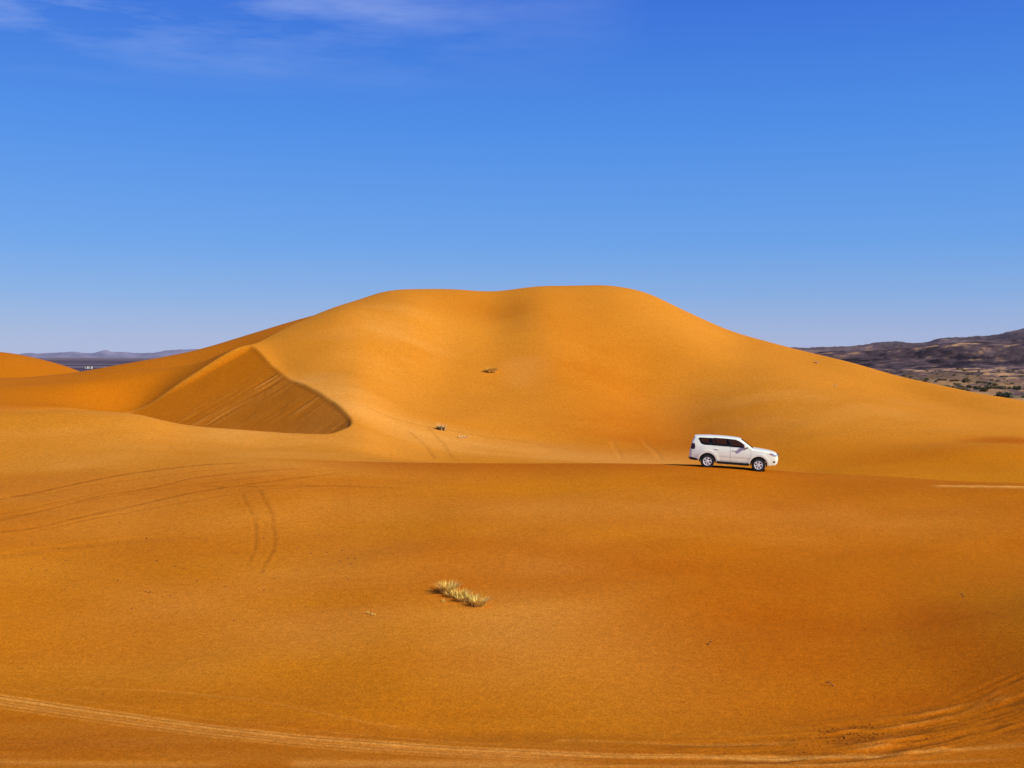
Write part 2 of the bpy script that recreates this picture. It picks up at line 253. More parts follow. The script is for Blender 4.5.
# ------------------------------------------------------------------ helpers
def link(o, parent=None):
    C.objects.link(o)
    if parent is not None: o.parent = parent
    return o
def mesh_obj(name, verts, faces, mat=None, parent=None, smooth=True):
    me = bpy.data.meshes.new(name)
    me.from_pydata([tuple(v) for v in verts], [], faces)
    me.update()
    if mat: me.materials.append(mat)
    if smooth: me.shade_smooth()
    return link(bpy.data.objects.new(name, me), parent)
def bm_obj(name, bm, mat=None, parent=None, smooth=True, angle=None):
    me = bpy.data.meshes.new(name)
    bmesh.ops.recalc_face_normals(bm, faces=bm.faces)
    bm.to_mesh(me); bm.free()
    if mat: me.materials.append(mat)
    if smooth: me.shade_smooth()
    o = link(bpy.data.objects.new(name, me), parent)
    if angle is not None:
        for f in me.polygons: f.use_smooth = True
        try: me.set_sharp_from_angle(angle=angle)
        except Exception: pass
    return o
def tag(o, label=None, cat=None, group=None, kind=None):
    if label: o['label'] = label
    if cat: o['category'] = cat
    if group: o['group'] = group
    if kind: o['kind'] = kind
    return o
def empty(name, loc=(0, 0, 0), parent=None):
    o = bpy.data.objects.new(name, None); o.empty_display_size = 0.2
    o.location = loc
    return link(o, parent)
def copy_tree(o, parent=None):
    c = o.copy(); C.objects.link(c)
    if parent is not None: c.parent = parent
    for ch in list(o.children): copy_tree(ch, c)
    return c
def ground(x, y):
    return float(height(np.array([float(x)]), np.array([float(y)]))[0])
def normal(x, y, e=0.25):
    zx = (ground(x + e, y) - ground(x - e, y)) / (2 * e); zy = (ground(x, y + e) - ground(x, y - e)) / (2 * e)
    return Vector((-zx, -zy, 1)).normalized()

def mat_new(name):
    m = bpy.data.materials.new(name); m.use_nodes = True
    nt = m.node_tree
    return m, nt, nt.nodes['Principled BSDF']
def node(nt, t, **kw):
    n = nt.nodes.new(t)
    for k, v in kw.items(): setattr(n, k, v)
    return n
def noise(nt, vec, scale, detail=3, rough=0.55):
    n = node(nt, 'ShaderNodeTexNoise'); n.inputs['Scale'].default_value = scale
    n.inputs['Detail'].default_value = detail; n.inputs['Roughness'].default_value = rough
    if vec is not None: nt.links.new(vec, n.inputs['Vector'])
    return n.outputs['Fac']
def ramp(nt, fac, stops):
    r = node(nt, 'ShaderNodeValToRGB')
    while len(r.color_ramp.elements) < len(stops): r.color_ramp.elements.new(0.5)
    for e, (p, c) in zip(r.color_ramp.elements, stops):
        e.position = p; e.color = c if len(c) == 4 else (*c, 1)
    nt.links.new(fac, r.inputs['Fac'])
    return r.outputs['Color']
def mix(nt, fac, a, b, mode='MIX'):
    n = node(nt, 'ShaderNodeMix', data_type='RGBA', blend_type=mode)
    for sock, v in ((n.inputs[0], fac), (n.inputs[6], a), (n.inputs[7], b)):
        if hasattr(v, 'is_linked') or isinstance(v, bpy.types.NodeSocket): nt.links.new(v, sock)
        else: sock.default_value = v if not isinstance(v, tuple) or len(v) == 4 else (*v, 1)
    return n.outputs[2]
def attr(nt, name):
    n = node(nt, 'ShaderNodeAttribute'); n.attribute_name = name
    return n.outputs
def plain(name, col, rough=0.6, metal=0.0, vary=0.12, scale=6.0, spec=0.4, coat=0.0):
    m, nt, b = mat_new(name)
    tc = node(nt, 'ShaderNodeTexCoord')
    f = noise(nt, tc.outputs['Object'], scale, 4)
    c0 = tuple(max(0, c * (1 - vary)) for c in col); c1 = tuple(min(1, c * (1 + vary)) for c in col)
    nt.links.new(ramp(nt, f, [(0.3, c0), (0.7, c1)]), b.inputs['Base Color'])
    b.inputs['Roughness'].default_value = rough; b.inputs['Metallic'].default_value = metal
    b.inputs['Specular IOR Level'].default_value = spec; b.inputs['Coat Weight'].default_value = coat
    return m

# ------------------------------------------------------------------ materials
SAND_A = (0.535, 0.172, 0.002); SAND_B = (0.605, 0.208, 0.005)
def make_sand():
    m, nt, b = mat_new('dune_sand')
    g = node(nt, 'ShaderNodeNewGeometry').outputs['Position']
    n1 = noise(nt, g, 0.09, 4); n2 = noise(nt, g, 1.1, 4, 0.6); n3 = noise(nt, g, 15.0, 6, 0.8)
    c = ramp(nt, n1, [(0.3, SAND_A), (0.7, SAND_B)])
    c = mix(nt, ramp(nt, n2, [(0.35, (0, 0, 0)), (0.75, (0.22, 0.22, 0.22))]), c, (0.52, 0.185, 0.010), 'MIX')
    c = mix(nt, attr(nt, 'pale')['Fac'], c, (0.72, 0.315, 0.052))
    c = mix(nt, attr(nt, 'deep')['Fac'], c, (0.455, 0.112, 0.002))  # deep orange sand; also carries the shade painted on slopes
    c = mix(nt, attr(nt, 'rut_and_shade')['Fac'], c, (0.23, 0.066, 0.005))
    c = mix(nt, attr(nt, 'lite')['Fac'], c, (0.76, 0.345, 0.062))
    n4 = noise(nt, g, 4.5, 2, 0.6)
    c = mix(nt, 1.0, c, ramp(nt, n4, [(0.3, (0.92, 0.915, 0.90)), (0.7, (1.08, 1.085, 1.10))]), 'MULTIPLY')
    grain = ramp(nt, n3, [(0.32, (0.62, 0.60, 0.52)), (0.68, (1.37, 1.38, 1.45))])
    c = mix(nt, 1.0, c, grain, 'MULTIPLY')
    nt.links.new(c, b.inputs['Base Color'])
    b.inputs['Roughness'].default_value = 0.95; b.inputs['Specular IOR Level'].default_value = 0.03
    # grain and small wind ripples
    mp = node(nt, 'ShaderNodeMapping'); nt.links.new(g, mp.inputs['Vector'])
    mp.inputs['Scale'].default_value = (1.0, 2.4, 1.0); mp.inputs['Rotation'].default_value = (0, 0, 0.5)
    rp = noise(nt, mp.outputs['Vector'], 3.2, 3, 0.5)
    ad = node(nt, 'ShaderNodeMath', operation='MULTIPLY_ADD'); nt.links.new(rp, ad.inputs[0]); ad.inputs[1].default_value = 0.45
    nt.links.new(n3, ad.inputs[2])
    bu = node(nt, 'ShaderNodeBump'); bu.inputs['Strength'].default_value = 0.5; bu.inputs['Distance'].default_value = 0.03
    nt.links.new(ad.outputs[0], bu.inputs['Height']); nt.links.new(bu.outputs['Normal'], b.inputs['Normal'])
    return m
def make_plain_mat():
    m, nt, b = mat_new('gravel_plain')
    g = node(nt, 'ShaderNodeNewGeometry').outputs['Position']
    n2 = noise(nt, g, 0.35, 4, 0.7)
    c = mix(nt, 1.0, attr(nt, 'tint')['Color'], ramp(nt, n2, [(0.3, (0.75, 0.75, 0.75)), (0.7, (1.2, 1.2, 1.2))]), 'MULTIPLY')
    nt.links.new(c, b.inputs['Base Color']); b.inputs['Roughness'].default_value = 0.95; b.inputs['Specular IOR Level'].default_value = 0.05
    return m
M = {}
M['sand'] = make_sand(); M['plain'] = make_plain_mat()

# ------------------------------------------------------------------ dunes
def seg_dist(x, y, P):
    return polyline(x, y, np.asarray(P, float))
def densify(P, n=6):
    P = np.asarray(P, float); t = np.concatenate([[0], np.cumsum(np.hypot(*np.diff(P, axis=0).T))])
    tt = np.linspace(0, t[-1], len(P) * n)
    return np.stack([pchip1(t, P[:, 0], tt), pchip1(t, P[:, 1], tt)], 1)

def build_dunes():
    us = np.concatenate([np.arange(-620, -40, 20), np.arange(-40, 1064, 2.0), np.arange(1064, 1640, 20)])
    ds = np.concatenate([np.linspace(2, 23.5, 50), np.arange(24, 32, 0.05), np.arange(32, 66, 0.1), np.arange(66, 130, 0.22), np.arange(130, 301, 4)])
    U, D = np.meshgrid(us, ds)
    x = (U.ravel() - 512) / FOC * D.ravel(); y = D.ravel().copy()
    z = np.empty_like(x); sl = np.empty_like(x); gv = np.empty_like(x)
    for i in range(0, len(x), 60000):
        k = slice(i, i + 60000)
        z[k], sl[k], gv[k], _ = height(x[k], y[k], True)
    u = U.ravel()
    pale = np.zeros_like(x); deep = np.zeros_like(x); rut_and_shade = np.zeros_like(x); lite = np.zeros_like(x)
    # paler coarse sand of the apron behind the crest and of the basin floor
    ap, sd, _, _ = seg_dist(x, y, DATA['apron'])
    nz = fbm(x / 6, y / 3, 41, 4)
    cs0 = seg_dist(x, y, DATA['crest'])[1]
    pale = np.maximum(pale, (0.75 + 0.4 * nz) * np.exp(-(ap / 6.0) ** 2) * (cs0 > 0.1) * (1 - sl))
    pale = np.maximum(pale, (0.24 + 0.12 * fbm(x / 9, (y + z) / 22, 43, 2)) * sstep(70, 90, y) * (1 - sl))  # lit faces of the big dune painted paler
    pale = np.maximum(pale, (0.12 + 0.5 * fbm(x / 5, y / 0.9, 5, 4)) * (1 - sstep(26.5, 31, y + 0.12 * x)))
    for (cx, cy, sx, sy, a) in DATA['pale_spots']:  # tan sand patches, plus sunlit ridge and flank painted lighter
        pale = np.maximum(pale, (a + 0.35 * nz) * bump(x, y, cx, cy, sx, sy))
    for (cx, cy, sx, sy, a) in DATA['deep_spots']:  # painted shade of gully, crease, flank and bowl, plus deeper orange sand
        deep = np.maximum(deep, (a + 0.3 * nz) * bump(x, y, cx, cy, sx, sy))
    deep = np.maximum(deep, 0.55 * sl)  # shade of the slip face painted into the colour
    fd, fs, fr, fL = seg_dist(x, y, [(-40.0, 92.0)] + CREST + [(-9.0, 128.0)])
    deep = np.maximum(deep, 0.55 * sstep(0.0, 0.5, fs) * (y > 90) * (1 - sstep(0.9, 1.0, fr / fL)))  # left-facing flank behind the crest line, its shade painted in
    pale = np.where((fs > 0.1) & (y > 92) & (x < -8), pale * 0.15, pale)
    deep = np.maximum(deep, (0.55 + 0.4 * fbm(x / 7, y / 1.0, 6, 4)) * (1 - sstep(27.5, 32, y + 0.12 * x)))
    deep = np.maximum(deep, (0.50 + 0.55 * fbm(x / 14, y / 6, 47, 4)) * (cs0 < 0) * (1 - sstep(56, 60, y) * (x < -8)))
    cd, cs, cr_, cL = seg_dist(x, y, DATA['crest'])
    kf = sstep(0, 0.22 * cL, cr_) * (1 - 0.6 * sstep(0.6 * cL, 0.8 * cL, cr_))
    deep = np.maximum(deep, kf * 0.85 * np.exp(-(cs / 5.5) ** 2) * (cs < 0.15))  # shade below the front crest, painted as a dark band
    lite = np.clip(0.55 * sl * np.clip(gv - 0.10, 0, 1), 0, 0.5); rut_and_shade = np.clip(0.6 * sl * np.clip(-gv - 0.10, 0, 1), 0, 0.4)  # slip-face grooves: lit ridges and shaded furrows painted on the relief
    rut_and_shade = np.maximum(rut_and_shade, np.clip(0.16 + 0.25 * fbm(x / 9, y / 0.8, 7, 4), 0, 0.4) * (1 - sstep(28.0, 32.5, y + 0.12 * x)))
    # wheel ruts, pale streaks and the crest rim painted lit
    for (P, wd, depth, dark, pl) in DATA['tracks_and_lit_rim']:
        P = densify(P)
        bx0, by0 = P.min(0) - 2; bx1, by1 = P.max(0) + 2
        k = np.where((x > bx0) & (x < bx1) & (y > by0) & (y < by1))[0]
        if not len(k): continue
        wob = (0.10 if dark >= 0 else 0.04) * fbm(x[k] / 1.5, y[k] / 1.5, 77, 3)
        dd, s_, run, L = seg_dist(x[k], y[k], P)
        s_ = s_ + wob; dd = np.abs(s_)
        lump = 1 + (1.1 if dark >= 0 else 0.5) * fbm(x[k] / 0.35, y[k] / 0.35, 12, 2)
        fade = sstep(0, 0.12 * L, run) * (1 - sstep(0.8 * L, L, run)) if dark >= 0 else np.ones(len(k))
        if dark < 0: fade = 1 - sstep(0.8 * L, L, run)
        fade = np.clip(fade, 0, 1) * np.clip(lump, 0.2, 2)
        RIM = 0.35
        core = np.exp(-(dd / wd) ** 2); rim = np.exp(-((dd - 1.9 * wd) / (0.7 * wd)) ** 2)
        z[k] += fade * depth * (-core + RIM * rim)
        rut_and_shade[k] = np.maximum(rut_and_shade[k], fade * max(dark, 0) * core)
        lite[k] = np.maximum(lite[k], fade * pl * np.exp(-(dd / (wd * 1.2)) ** 2))  # pale compacted sand, with sunlit track ridges painted in
    # sweeping drift lines in the bowl at right
    P = densify(DATA['drift'])
    k = np.where((y > 24) & (y < 42) & (x > 0.5))[0]
    dd, s_, run, L = seg_dist(x[k], y[k], P)
    s_ = s_ + 0.16 * fbm(x[k] / 3, y[k] / 3, 9, 3)
    q = fbm(x[k] / 1.2, y[k] / 1.2, 19, 3)
    r = run / L
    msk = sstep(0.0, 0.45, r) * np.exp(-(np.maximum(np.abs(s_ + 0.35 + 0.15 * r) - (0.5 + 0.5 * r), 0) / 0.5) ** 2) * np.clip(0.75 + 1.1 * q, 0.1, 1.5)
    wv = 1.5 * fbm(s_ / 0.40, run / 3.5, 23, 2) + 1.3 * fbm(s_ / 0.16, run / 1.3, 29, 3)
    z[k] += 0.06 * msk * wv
    rut_and_shade[k] = np.maximum(rut_and_shade[k], np.clip(1.3 * msk * (0.12 - wv), 0, 0.75))
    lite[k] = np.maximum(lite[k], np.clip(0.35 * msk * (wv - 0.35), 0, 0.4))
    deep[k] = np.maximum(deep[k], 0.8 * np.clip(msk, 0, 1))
    # cast
    nx, ny = len(us), len(ds)
    me = bpy.data.meshes.new('dunes')
    co = np.stack([x, y, z], 1).astype(np.float32)
    i = np.arange(nx - 1); j = np.arange(ny - 1)
    I, J = np.meshgrid(i, j); v0 = (J * nx + I).ravel()
    F = np.stack([v0, v0 + 1, v0 + 1 + nx, v0 + nx], 1).astype(np.int32)
    me.vertices.add(len(co)); me.vertices.foreach_set('co', co.ravel())
    me.loops.add(F.size); me.loops.foreach_set('vertex_index', F.ravel())
    me.polygons.add(len(F)); me.polygons.foreach_set('loop_start', np.arange(0, F.size, 4, dtype=np.int32))
    me.update(calc_edges=True)
    for nm, arr in (('pale', pale), ('deep', deep), ('rut_and_shade', rut_and_shade), ('lite', lite)):
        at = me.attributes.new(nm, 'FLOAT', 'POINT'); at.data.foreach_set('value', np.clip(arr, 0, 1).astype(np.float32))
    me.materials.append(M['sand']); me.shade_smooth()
    o = link(bpy.data.objects.new('dunes', me)); o['kind'] = 'structure'
    return o
dunes = build_dunes()

# ------------------------------------------------------------------ gravel plain, rocky hills and mountains behind
FB = [-900, -100, 0, 40, 75, 90, 105, 115, 140, 165, 185, 300, 600, 720, 795, 830, 860, 880, 895, 910, 925, 940, 960, 985, 1000, 1012, 1024, 1100, 1300, 1900]
nB = len(FB)
def lv(l, r):   # left value up to bearing 300, right value from 795
    return [l] * 12 + [0.6 * l + 0.4 * r, 0.3 * l + 0.7 * r] + [r] * (nB - 14)
FAR = Curves(FB, [
    (120.0, const(-4.2)),
    (200.0, const(-3.6)),
    (300.0, lv(392.5, 392.5)),
    (450.0, lv(380.7, 379)),
    (700.0, lv(372.2, 369)),
    (1100.0, lv(366.7, 364)),
    (1800.0, [362.9] * 12 + [360, 356, 353.5, 354, 354.5, 353, 351, 350, 348, 346, 344.5, 344, 346, 345.5, 344, 342, 345, 350]),
    (2300.0, lv(361.6, 359)),
    (4200.0, [359.5] * 12 + [356, 350, 348, 348, 345.5, 343, 343, 344.3, 343.5, 339.8, 338.6, 337.5, 334.8, 332, 330.5, 326, 331, 341]),
    (5600.0, lv(358.9, 357)),
    (9000.0, const(-3.6)),
    (12000.0, [353, 352, 354.5, 354, 351.5, 353, 350, 353, 354, 351.2, 350, 350, 351, 352, 352, 353, 353, 353, 353, 353, 353, 353, 353, 353, 353, 353, 353, 353, 353, 353]),
    (15000.0, const(-3.6)),
    (40000.0, const(-20)),
], smooth=3)
def far_height(x, y):
    u = 512 + FOC * x / y
    z = FAR(u, y)
    r = sstep(300, 900, y) * sstep(560, 800, u)
    z = z + r * (y / FOC) * (5.0 * fbm(x / (0.10 * 1100), y / 420.0, 51, 5) + 2.0 * np.abs(fbm(x / 40.0, y / 120.0, 57, 3))) * (1 - 0.6 * sstep(3000, 5000, y))
    z = z + sstep(170, 260, y) * (1 - sstep(500, 800, y)) * 1.5 * fbm(x / 22.0, y / 40.0, 61, 4)
    z = z + sstep(9500, 11500, y) * (1 - sstep(12500, 14500, y)) * 26 * fbm(x / 260.0, y / 1500.0, 71, 4)
    return z
def build_far():
    us = np.concatenate([np.arange(-880, -40, 12), np.arange(-40, 1084, 1.5), np.arange(1084, 1900, 12)])
    ds = np.concatenate([np.geomspace(120, 700, 130), np.geomspace(707, 5600, 150), np.geomspace(5800, 40000, 60)])
    U, D = np.meshgrid(us, ds); u = U.ravel(); y = D.ravel(); x = (u - 512) / FOC * y
    z = np.empty_like(x)
    for i in range(0, len(x), 60000):
        k = slice(i, i + 60000); z[k] = far_height(x[k], y[k])
    sand = np.array([0.46, 0.255, 0.095]); rock = np.array([0.135, 0.078, 0.066]); dark = np.array([0.098, 0.062, 0.056]); haze = np.array([0.185, 0.142, 0.148]); mnt = np.array([0.25, 0.235, 0.30])
    lx = np.log(y) * 6
    n = fbm(x / (y * 0.045), lx * 1.6, 81, 5); n2 = fbm(x / (y * 0.012), lx * 4, 83, 4)
    t = sstep(230, 620, y + 130 * n)
    # near the dunes: sandy flats with dark gravel; beyond: dark desert pavement with sandy streaks
    g = sstep(-0.12, 0.25, n2 + 0.35 * n + 0.25 * (t - 0.3) + 0.5 * fbm(x / 5.0, y / 14.0, 85, 3) - 0.05)[:, None]
    near = sand * (1 - g) + rock * g
    g2 = sstep(0.10, 0.40, n2 * 0.9 + 0.4 * n + 0.3 * fbm(x / (y * 0.006), lx * 9, 87, 3) - 0.02 - 0.16 * sstep(600, 1000, y))[:, None]
    far = dark * (1 - 0.8 * g2) + sand * 0.72 * 0.8 * g2
    far = far * np.clip(1 + 1.3 * n[:, None] + 1.3 * n2[:, None] + 1.0 * fbm(x / (y * 0.0035), lx * 14, 89, 3)[:, None], 0.3, 2.4)
    col = near * (1 - t[:, None]) + far * t[:, None]
    left = (1 - sstep(300, 600, u))[:, None]
    ln = sstep(0.05, 0.3, fbm(x / 900.0, lx * 5, 91, 3))[:, None]
    lcol = np.array([0.075, 0.055, 0.07]) * (1 - ln) + np.array([0.24, 0.19, 0.20]) * ln
    col = col * (1 - left * t[:, None]) + lcol * left * t[:, None]
    far = far * (1 - 0.22 * sstep(1150, 1350, y) * (1 - sstep(1900, 2200, y)))[:, None]
    lay = (sstep(2100, 2400, y) * (1 - sstep(3300, 3900, y)) * (0.5 + 0.8 * n))[:, None].clip(0, 1)
    far = far * (1 - lay) + np.array([0.20, 0.135, 0.115]) * lay
    col = near * (1 - t[:, None]) + far * t[:, None]
    col = col * (1 - left * t[:, None]) + lcol * left * t[:, None]
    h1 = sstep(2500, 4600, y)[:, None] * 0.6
    col = col * (1 - h1) + haze * h1  # distance haze painted into the hill colour
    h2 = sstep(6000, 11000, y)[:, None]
    col = col * (1 - h2) + mnt * (1 + 0.35 * n2[:, None]) * h2  # bluish far haze painted into the mountain colour
    nx = len(us)
    def part(name, r0, r1):
        k = slice(r0 * nx, r1 * nx); ny = r1 - r0
        co = np.stack([x[k], y[k], z[k]], 1).astype(np.float32)
        I, J = np.meshgrid(np.arange(nx - 1), np.arange(ny - 1)); v0 = (J * nx + I).ravel()
        F = np.stack([v0, v0 + 1, v0 + 1 + nx, v0 + nx], 1).astype(np.int32)
        me = bpy.data.meshes.new(name)
        me.vertices.add(len(co)); me.vertices.foreach_set('co', co.ravel())
        me.loops.add(F.size); me.loops.foreach_set('vertex_index', F.ravel())
        me.polygons.add(len(F)); me.polygons.foreach_set('loop_start', np.arange(0, F.size, 4, dtype=np.int32))
        me.update(calc_edges=True)
        at = me.attributes.new('tint', 'FLOAT_COLOR', 'POINT')
        at.data.foreach_set('color', np.concatenate([np.clip(col[k], 0, 1), np.ones((len(co), 1))], 1).astype(np.float32).ravel())
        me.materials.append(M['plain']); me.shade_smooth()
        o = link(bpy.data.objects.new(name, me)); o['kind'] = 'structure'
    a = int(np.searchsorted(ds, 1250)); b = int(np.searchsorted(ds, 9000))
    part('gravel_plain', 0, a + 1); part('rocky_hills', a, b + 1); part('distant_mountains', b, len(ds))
build_far()
def fground(x, y):
    return float(far_height(np.array([float(x)]), np.array([float(y)]))[0])

#@CAR
# ------------------------------------------------------------------ the car
M['paint'] = plain('white_paint', (0.84, 0.865, 0.69), 0.30, 0, 0.02, 3.0, 0.4, 0.25)
def dusty(m, amount=0.5):
    """road dust on the lower body"""
    nt = m.node_tree; b = nt.nodes['Principled BSDF']; src = b.inputs['Base Color'].links[0].from_socket
    tc = node(nt, 'ShaderNodeTexCoord'); sp = node(nt, 'ShaderNodeSeparateXYZ'); nt.links.new(tc.outputs['Object'], sp.inputs[0])
    mr = node(nt, 'ShaderNodeMapRange'); nt.links.new(sp.outputs['Z'], mr.inputs['Value'])
    mr.inputs['From Min'].default_value = 0.85; mr.inputs['From Max'].default_value = 0.40
    mu = node(nt, 'ShaderNodeMath', operation='MULTIPLY'); nt.links.new(mr.outputs[0], mu.inputs[0])
    nt.links.new(ramp(nt, noise(nt, tc.outputs['Object'], 3.5, 5, 0.65), [(0.3, (0, 0, 0)), (0.75, (amount, amount, amount))]), mu.inputs[1])
    nt.links.new(mix(nt, mu.outputs[0], src, (0.55, 0.33, 0.13)), b.inputs['Base Color'])
dusty(M['paint'])
M['black'] = plain('black_plastic', (0.012, 0.0115, 0.011), 0.5, 0, 0.2, spec=0.25)
M['liner'] = plain('dark_lining', (0.012, 0.011, 0.011), 0.9, 0, 0.2, spec=0.1)
M['rubber'] = plain('tyre_rubber', (0.010, 0.0095, 0.009), 0.85, 0, 0.25, 20)
M['alloy'] = plain('alloy', (0.75, 0.74, 0.70), 0.35, 0.2, 0.05)
M['chrome'] = plain('chrome', (0.75, 0.75, 0.76), 0.15, 1.0, 0.03)
M['redlens'] = plain('red_lens', (0.035, 0.004, 0.005), 0.15, 0, 0.2)
M['amber'] = plain('amber_lens', (0.5, 0.16, 0.01), 0.2, 0, 0.1)
M['lamp'] = plain('lamp_lens', (0.42, 0.45, 0.50), 0.08, 0.35, 0.25, 9.0)
M['seatcloth'] = plain('grey_upholstery', (0.16, 0.145, 0.13), 0.85, 0, 0.15)
def glass_mat():
    m, nt, b = mat_new('tinted_glass')
    out = nt.nodes['Material Output']
    tr = node(nt, 'ShaderNodeBsdfTransparent'); tr.inputs['Color'].default_value = (0.50, 0.47, 0.42, 1)
    b.inputs['Base Color'].default_value = (0.006, 0.006, 0.007, 1); b.inputs['Roughness'].default_value = 0.05
    tc = node(nt, 'ShaderNodeTexCoord')
    f = noise(nt, tc.outputs['Object'], 1.5, 2)
    mr = node(nt, 'ShaderNodeMapRange'); nt.links.new(f, mr.inputs['Value'])
    mr.inputs['To Min'].default_value = 0.48; mr.inputs['To Max'].default_value = 0.70
    mx = node(nt, 'ShaderNodeMixShader'); nt.links.new(mr.outputs[0], mx.inputs['Fac'])
    nt.links.new(b.outputs[0], mx.inputs[1]); nt.links.new(tr.outputs[0], mx.inputs[2]); nt.links.new(mx.outputs[0], out.inputs['Surface'])
    return m
M['glass'] = glass_mat()

AX = 1.395; WR = 0.385; AR = 0.47
def arch(cx, n=14, zc=0.40, r=AR, base=0.40):
    # from front (+x) to rear, over the top
    return [(cx + r * math.cos(a), max(base, zc + r * math.sin(a) * 0.98)) for a in [math.pi * k / n for k in range(n + 1)]]
TOP = [(2.43, 0.74), (2.425, 0.86), (2.38, 0.99), (2.31, 1.065), (2.18, 1.115), (1.95, 1.165), (1.65, 1.205), (1.35, 1.23), (1.05, 1.25)]   # nose, bonnet
WSH = [(1.05, 1.25), (0.85, 1.395), (0.68, 1.515), (0.51, 1.625), (0.38, 1.705)]
ROOF = [(0.38, 1.705), (0.25, 1.745), (0.0, 1.775), (-0.4, 1.795), (-0.9, 1.80), (-1.4, 1.79), (-1.85, 1.765), (-2.08, 1.74), (-2.17, 1.72)]
RWN = [(-2.17, 1.72), (-2.20, 1.66), (-2.28, 1.48), (-2.335, 1.30)]
TAIL = [(-2.335, 1.30), (-2.365, 1.10), (-2.385, 0.90), (-2.41, 0.80), (-2.425, 0.66), (-2.42, 0.52), (-2.36, 0.43)]
BOT = [(-2.36, 0.43), (-2.10, 0.40)] + list(reversed(arch(-AX))) + [(-0.75, 0.385), (0.0, 0.38), (0.75, 0.385)] + list(reversed(arch(AX))) + [(2.05, 0.41), (2.30, 0.44), (2.40, 0.55), (2.43, 0.74)]
OUT = TOP[:-1] + WSH[:-1] + ROOF[:-1] + RWN[:-1] + TAIL[:-1] + BOT[:-1]
SOFT = TOP + WSH[1:] + ROOF[1:] + RWN[1:] + TAIL[1:]                # outline whose edges are rounded
def pt_seg(px, pz, poly):
    best = 9
    for (ax, az), (bx, bz) in zip(poly[:-1], poly[1:]):
        dx, dz = bx - ax, bz - az; l = dx * dx + dz * dz
        t = max(0, min(1, ((px - ax) * dx + (pz - az) * dz) / l)) if l else 0
        best = min(best, math.hypot(px - ax - t * dx, pz - az - t * dz))
    return best
def half_width(x, z):
    zs = [0.35, 0.55, 0.75, 0.98, 1.12, 1.24, 1.45, 1.65, 1.80, 1.88]
    ws = [0.895, 0.925, 0.942, 0.940, 0.925, 0.905, 0.835, 0.770, 0.715, 0.69]
    w = float(np.interp(z, zs, ws))
    w *= float(np.interp(x, [-2.45, -2.3, -2.0, -1.6, 1.6, 1.95, 2.2, 2.36, 2.45], [0.885, 0.93, 0.968, 1, 1, 0.975, 0.925, 0.86, 0.79]))
    for c in (-AX, AX):                                               # flared wings
        r = math.hypot(x - c, z - 0.42)
        w += 0.022 * math.exp(-((r - 0.53) / 0.09) ** 2) * (1 if z > 0.4 else 0)
    w -= 0.012 * math.exp(-((z - 0.66) / 0.06) ** 2) * (1 if abs(x) < 0.95 else 0)   # crease along the doors
    r = 0.085; d = pt_seg(x, z, SOFT)
    if d < r: w -= r * (1 - math.sqrt(max(0, 1 - (1 - d / r) ** 2)))
    return w
def inside(p, poly):
    x, y = p; c = False; n = len(poly)
    for i in range(n):
        x1, y1 = poly[i]; x2, y2 = poly[i - 1]
        if (y1 > y) != (y2 > y) and x < (x2 - x1) * (y - y1) / (y2 - y1) + x1: c = not c
    return c
def shrink(poly, e):
    n = len(poly); out = []
    ar = sum(poly[i - 1][0] * poly[i][1] - poly[i][0] * poly[i - 1][1] for i in range(n))
    sg = 1 if ar > 0 else -1
    for i in range(n):
        p0, p1, p2 = Vector(poly[i - 1]), Vector(poly[i]), Vector(poly[(i + 1) % n])
        a = (p1 - p0).normalized(); b = (p2 - p1).normalized()
        na = Vector((-a.y, a.x)) * sg; nb = Vector((-b.y, b.x)) * sg
        m = (na + nb); m = m / max(0.4, m.dot(m) / 2) if m.length > 1e-6 else na
        q = p1 + m * e; out.append((q.x, q.y))
    return out
W_R = [(-1.98, 1.62), (-1.87, 1.675), (-1.10, 1.695), (-1.10, 1.285), (-1.62, 1.285), (-1.80, 1.34)]
W_M = [(-1.05, 1.695), (-0.20, 1.690), (-0.20, 1.275), (-1.05, 1.285)]
W_F = [(-0.13, 1.690), (0.12, 1.675), (0.30, 1.615), (0.57, 1.45), (0.83, 1.265), (-0.13, 1.272)]
D_F = [(-0.165, 1.255), (0.93, 1.245), (0.965, 1.0), (0.90, 0.70), (0.86, 0.47), (-0.165, 0.47)]
D_R = [(-1.15, 1.265), (-0.175, 1.255), (-0.175, 0.47), (-0.84, 0.47), (-0.90, 0.70), (-1.05, 0.92)]
TRIM = [(-1.13, 1.710), (-0.5, 1.715), (0.12, 1.690), (0.12, 1.675), (-0.13, 1.690), (-0.13, 1.272), (-0.20, 1.275), (-0.20, 1.690), (-1.05, 1.695), (-1.05, 1.285), (-1.10, 1.285), (-1.10, 1.695)]
loops = [OUT, W_R, W_M, W_F, D_F, shrink(D_F, 0.007), D_R, shrink(D_R, 0.007)]
def cdt(loops, step=0.055):
    vs, es = [], []
    for lp in loops:
        # subdivide long edges
        q = []
        for i in range(len(lp)):
            a, b = Vector(lp[i]), Vector(lp[(i + 1) % len(lp)]); n = max(1, int((b - a).length / 0.09))
            q += [a.lerp(b, k / n) for k in range(n)]
        o = len(vs); vs += q; es += [(o + i, o + (i + 1) % len(q)) for i in range(len(q))]
    xs = [v.x for v in vs]; zs = [v.y for v in vs]
    x = min(xs) + step / 2; r = 0
    while x < max(xs):
        z = min(zs) + step * (0.5 if r % 2 else 0.25)
        while z < max(zs):
            if inside((x, z), loops[0]) and pt_seg(x, z, loops[0] + loops[0][:1]) > 0.018: vs.append(Vector((x, z)))
            z += step
        x += step; r += 1
    V, E, F, *_ = delaunay_2d_cdt(vs, es, [], 0, 1e-5)
    return V, F
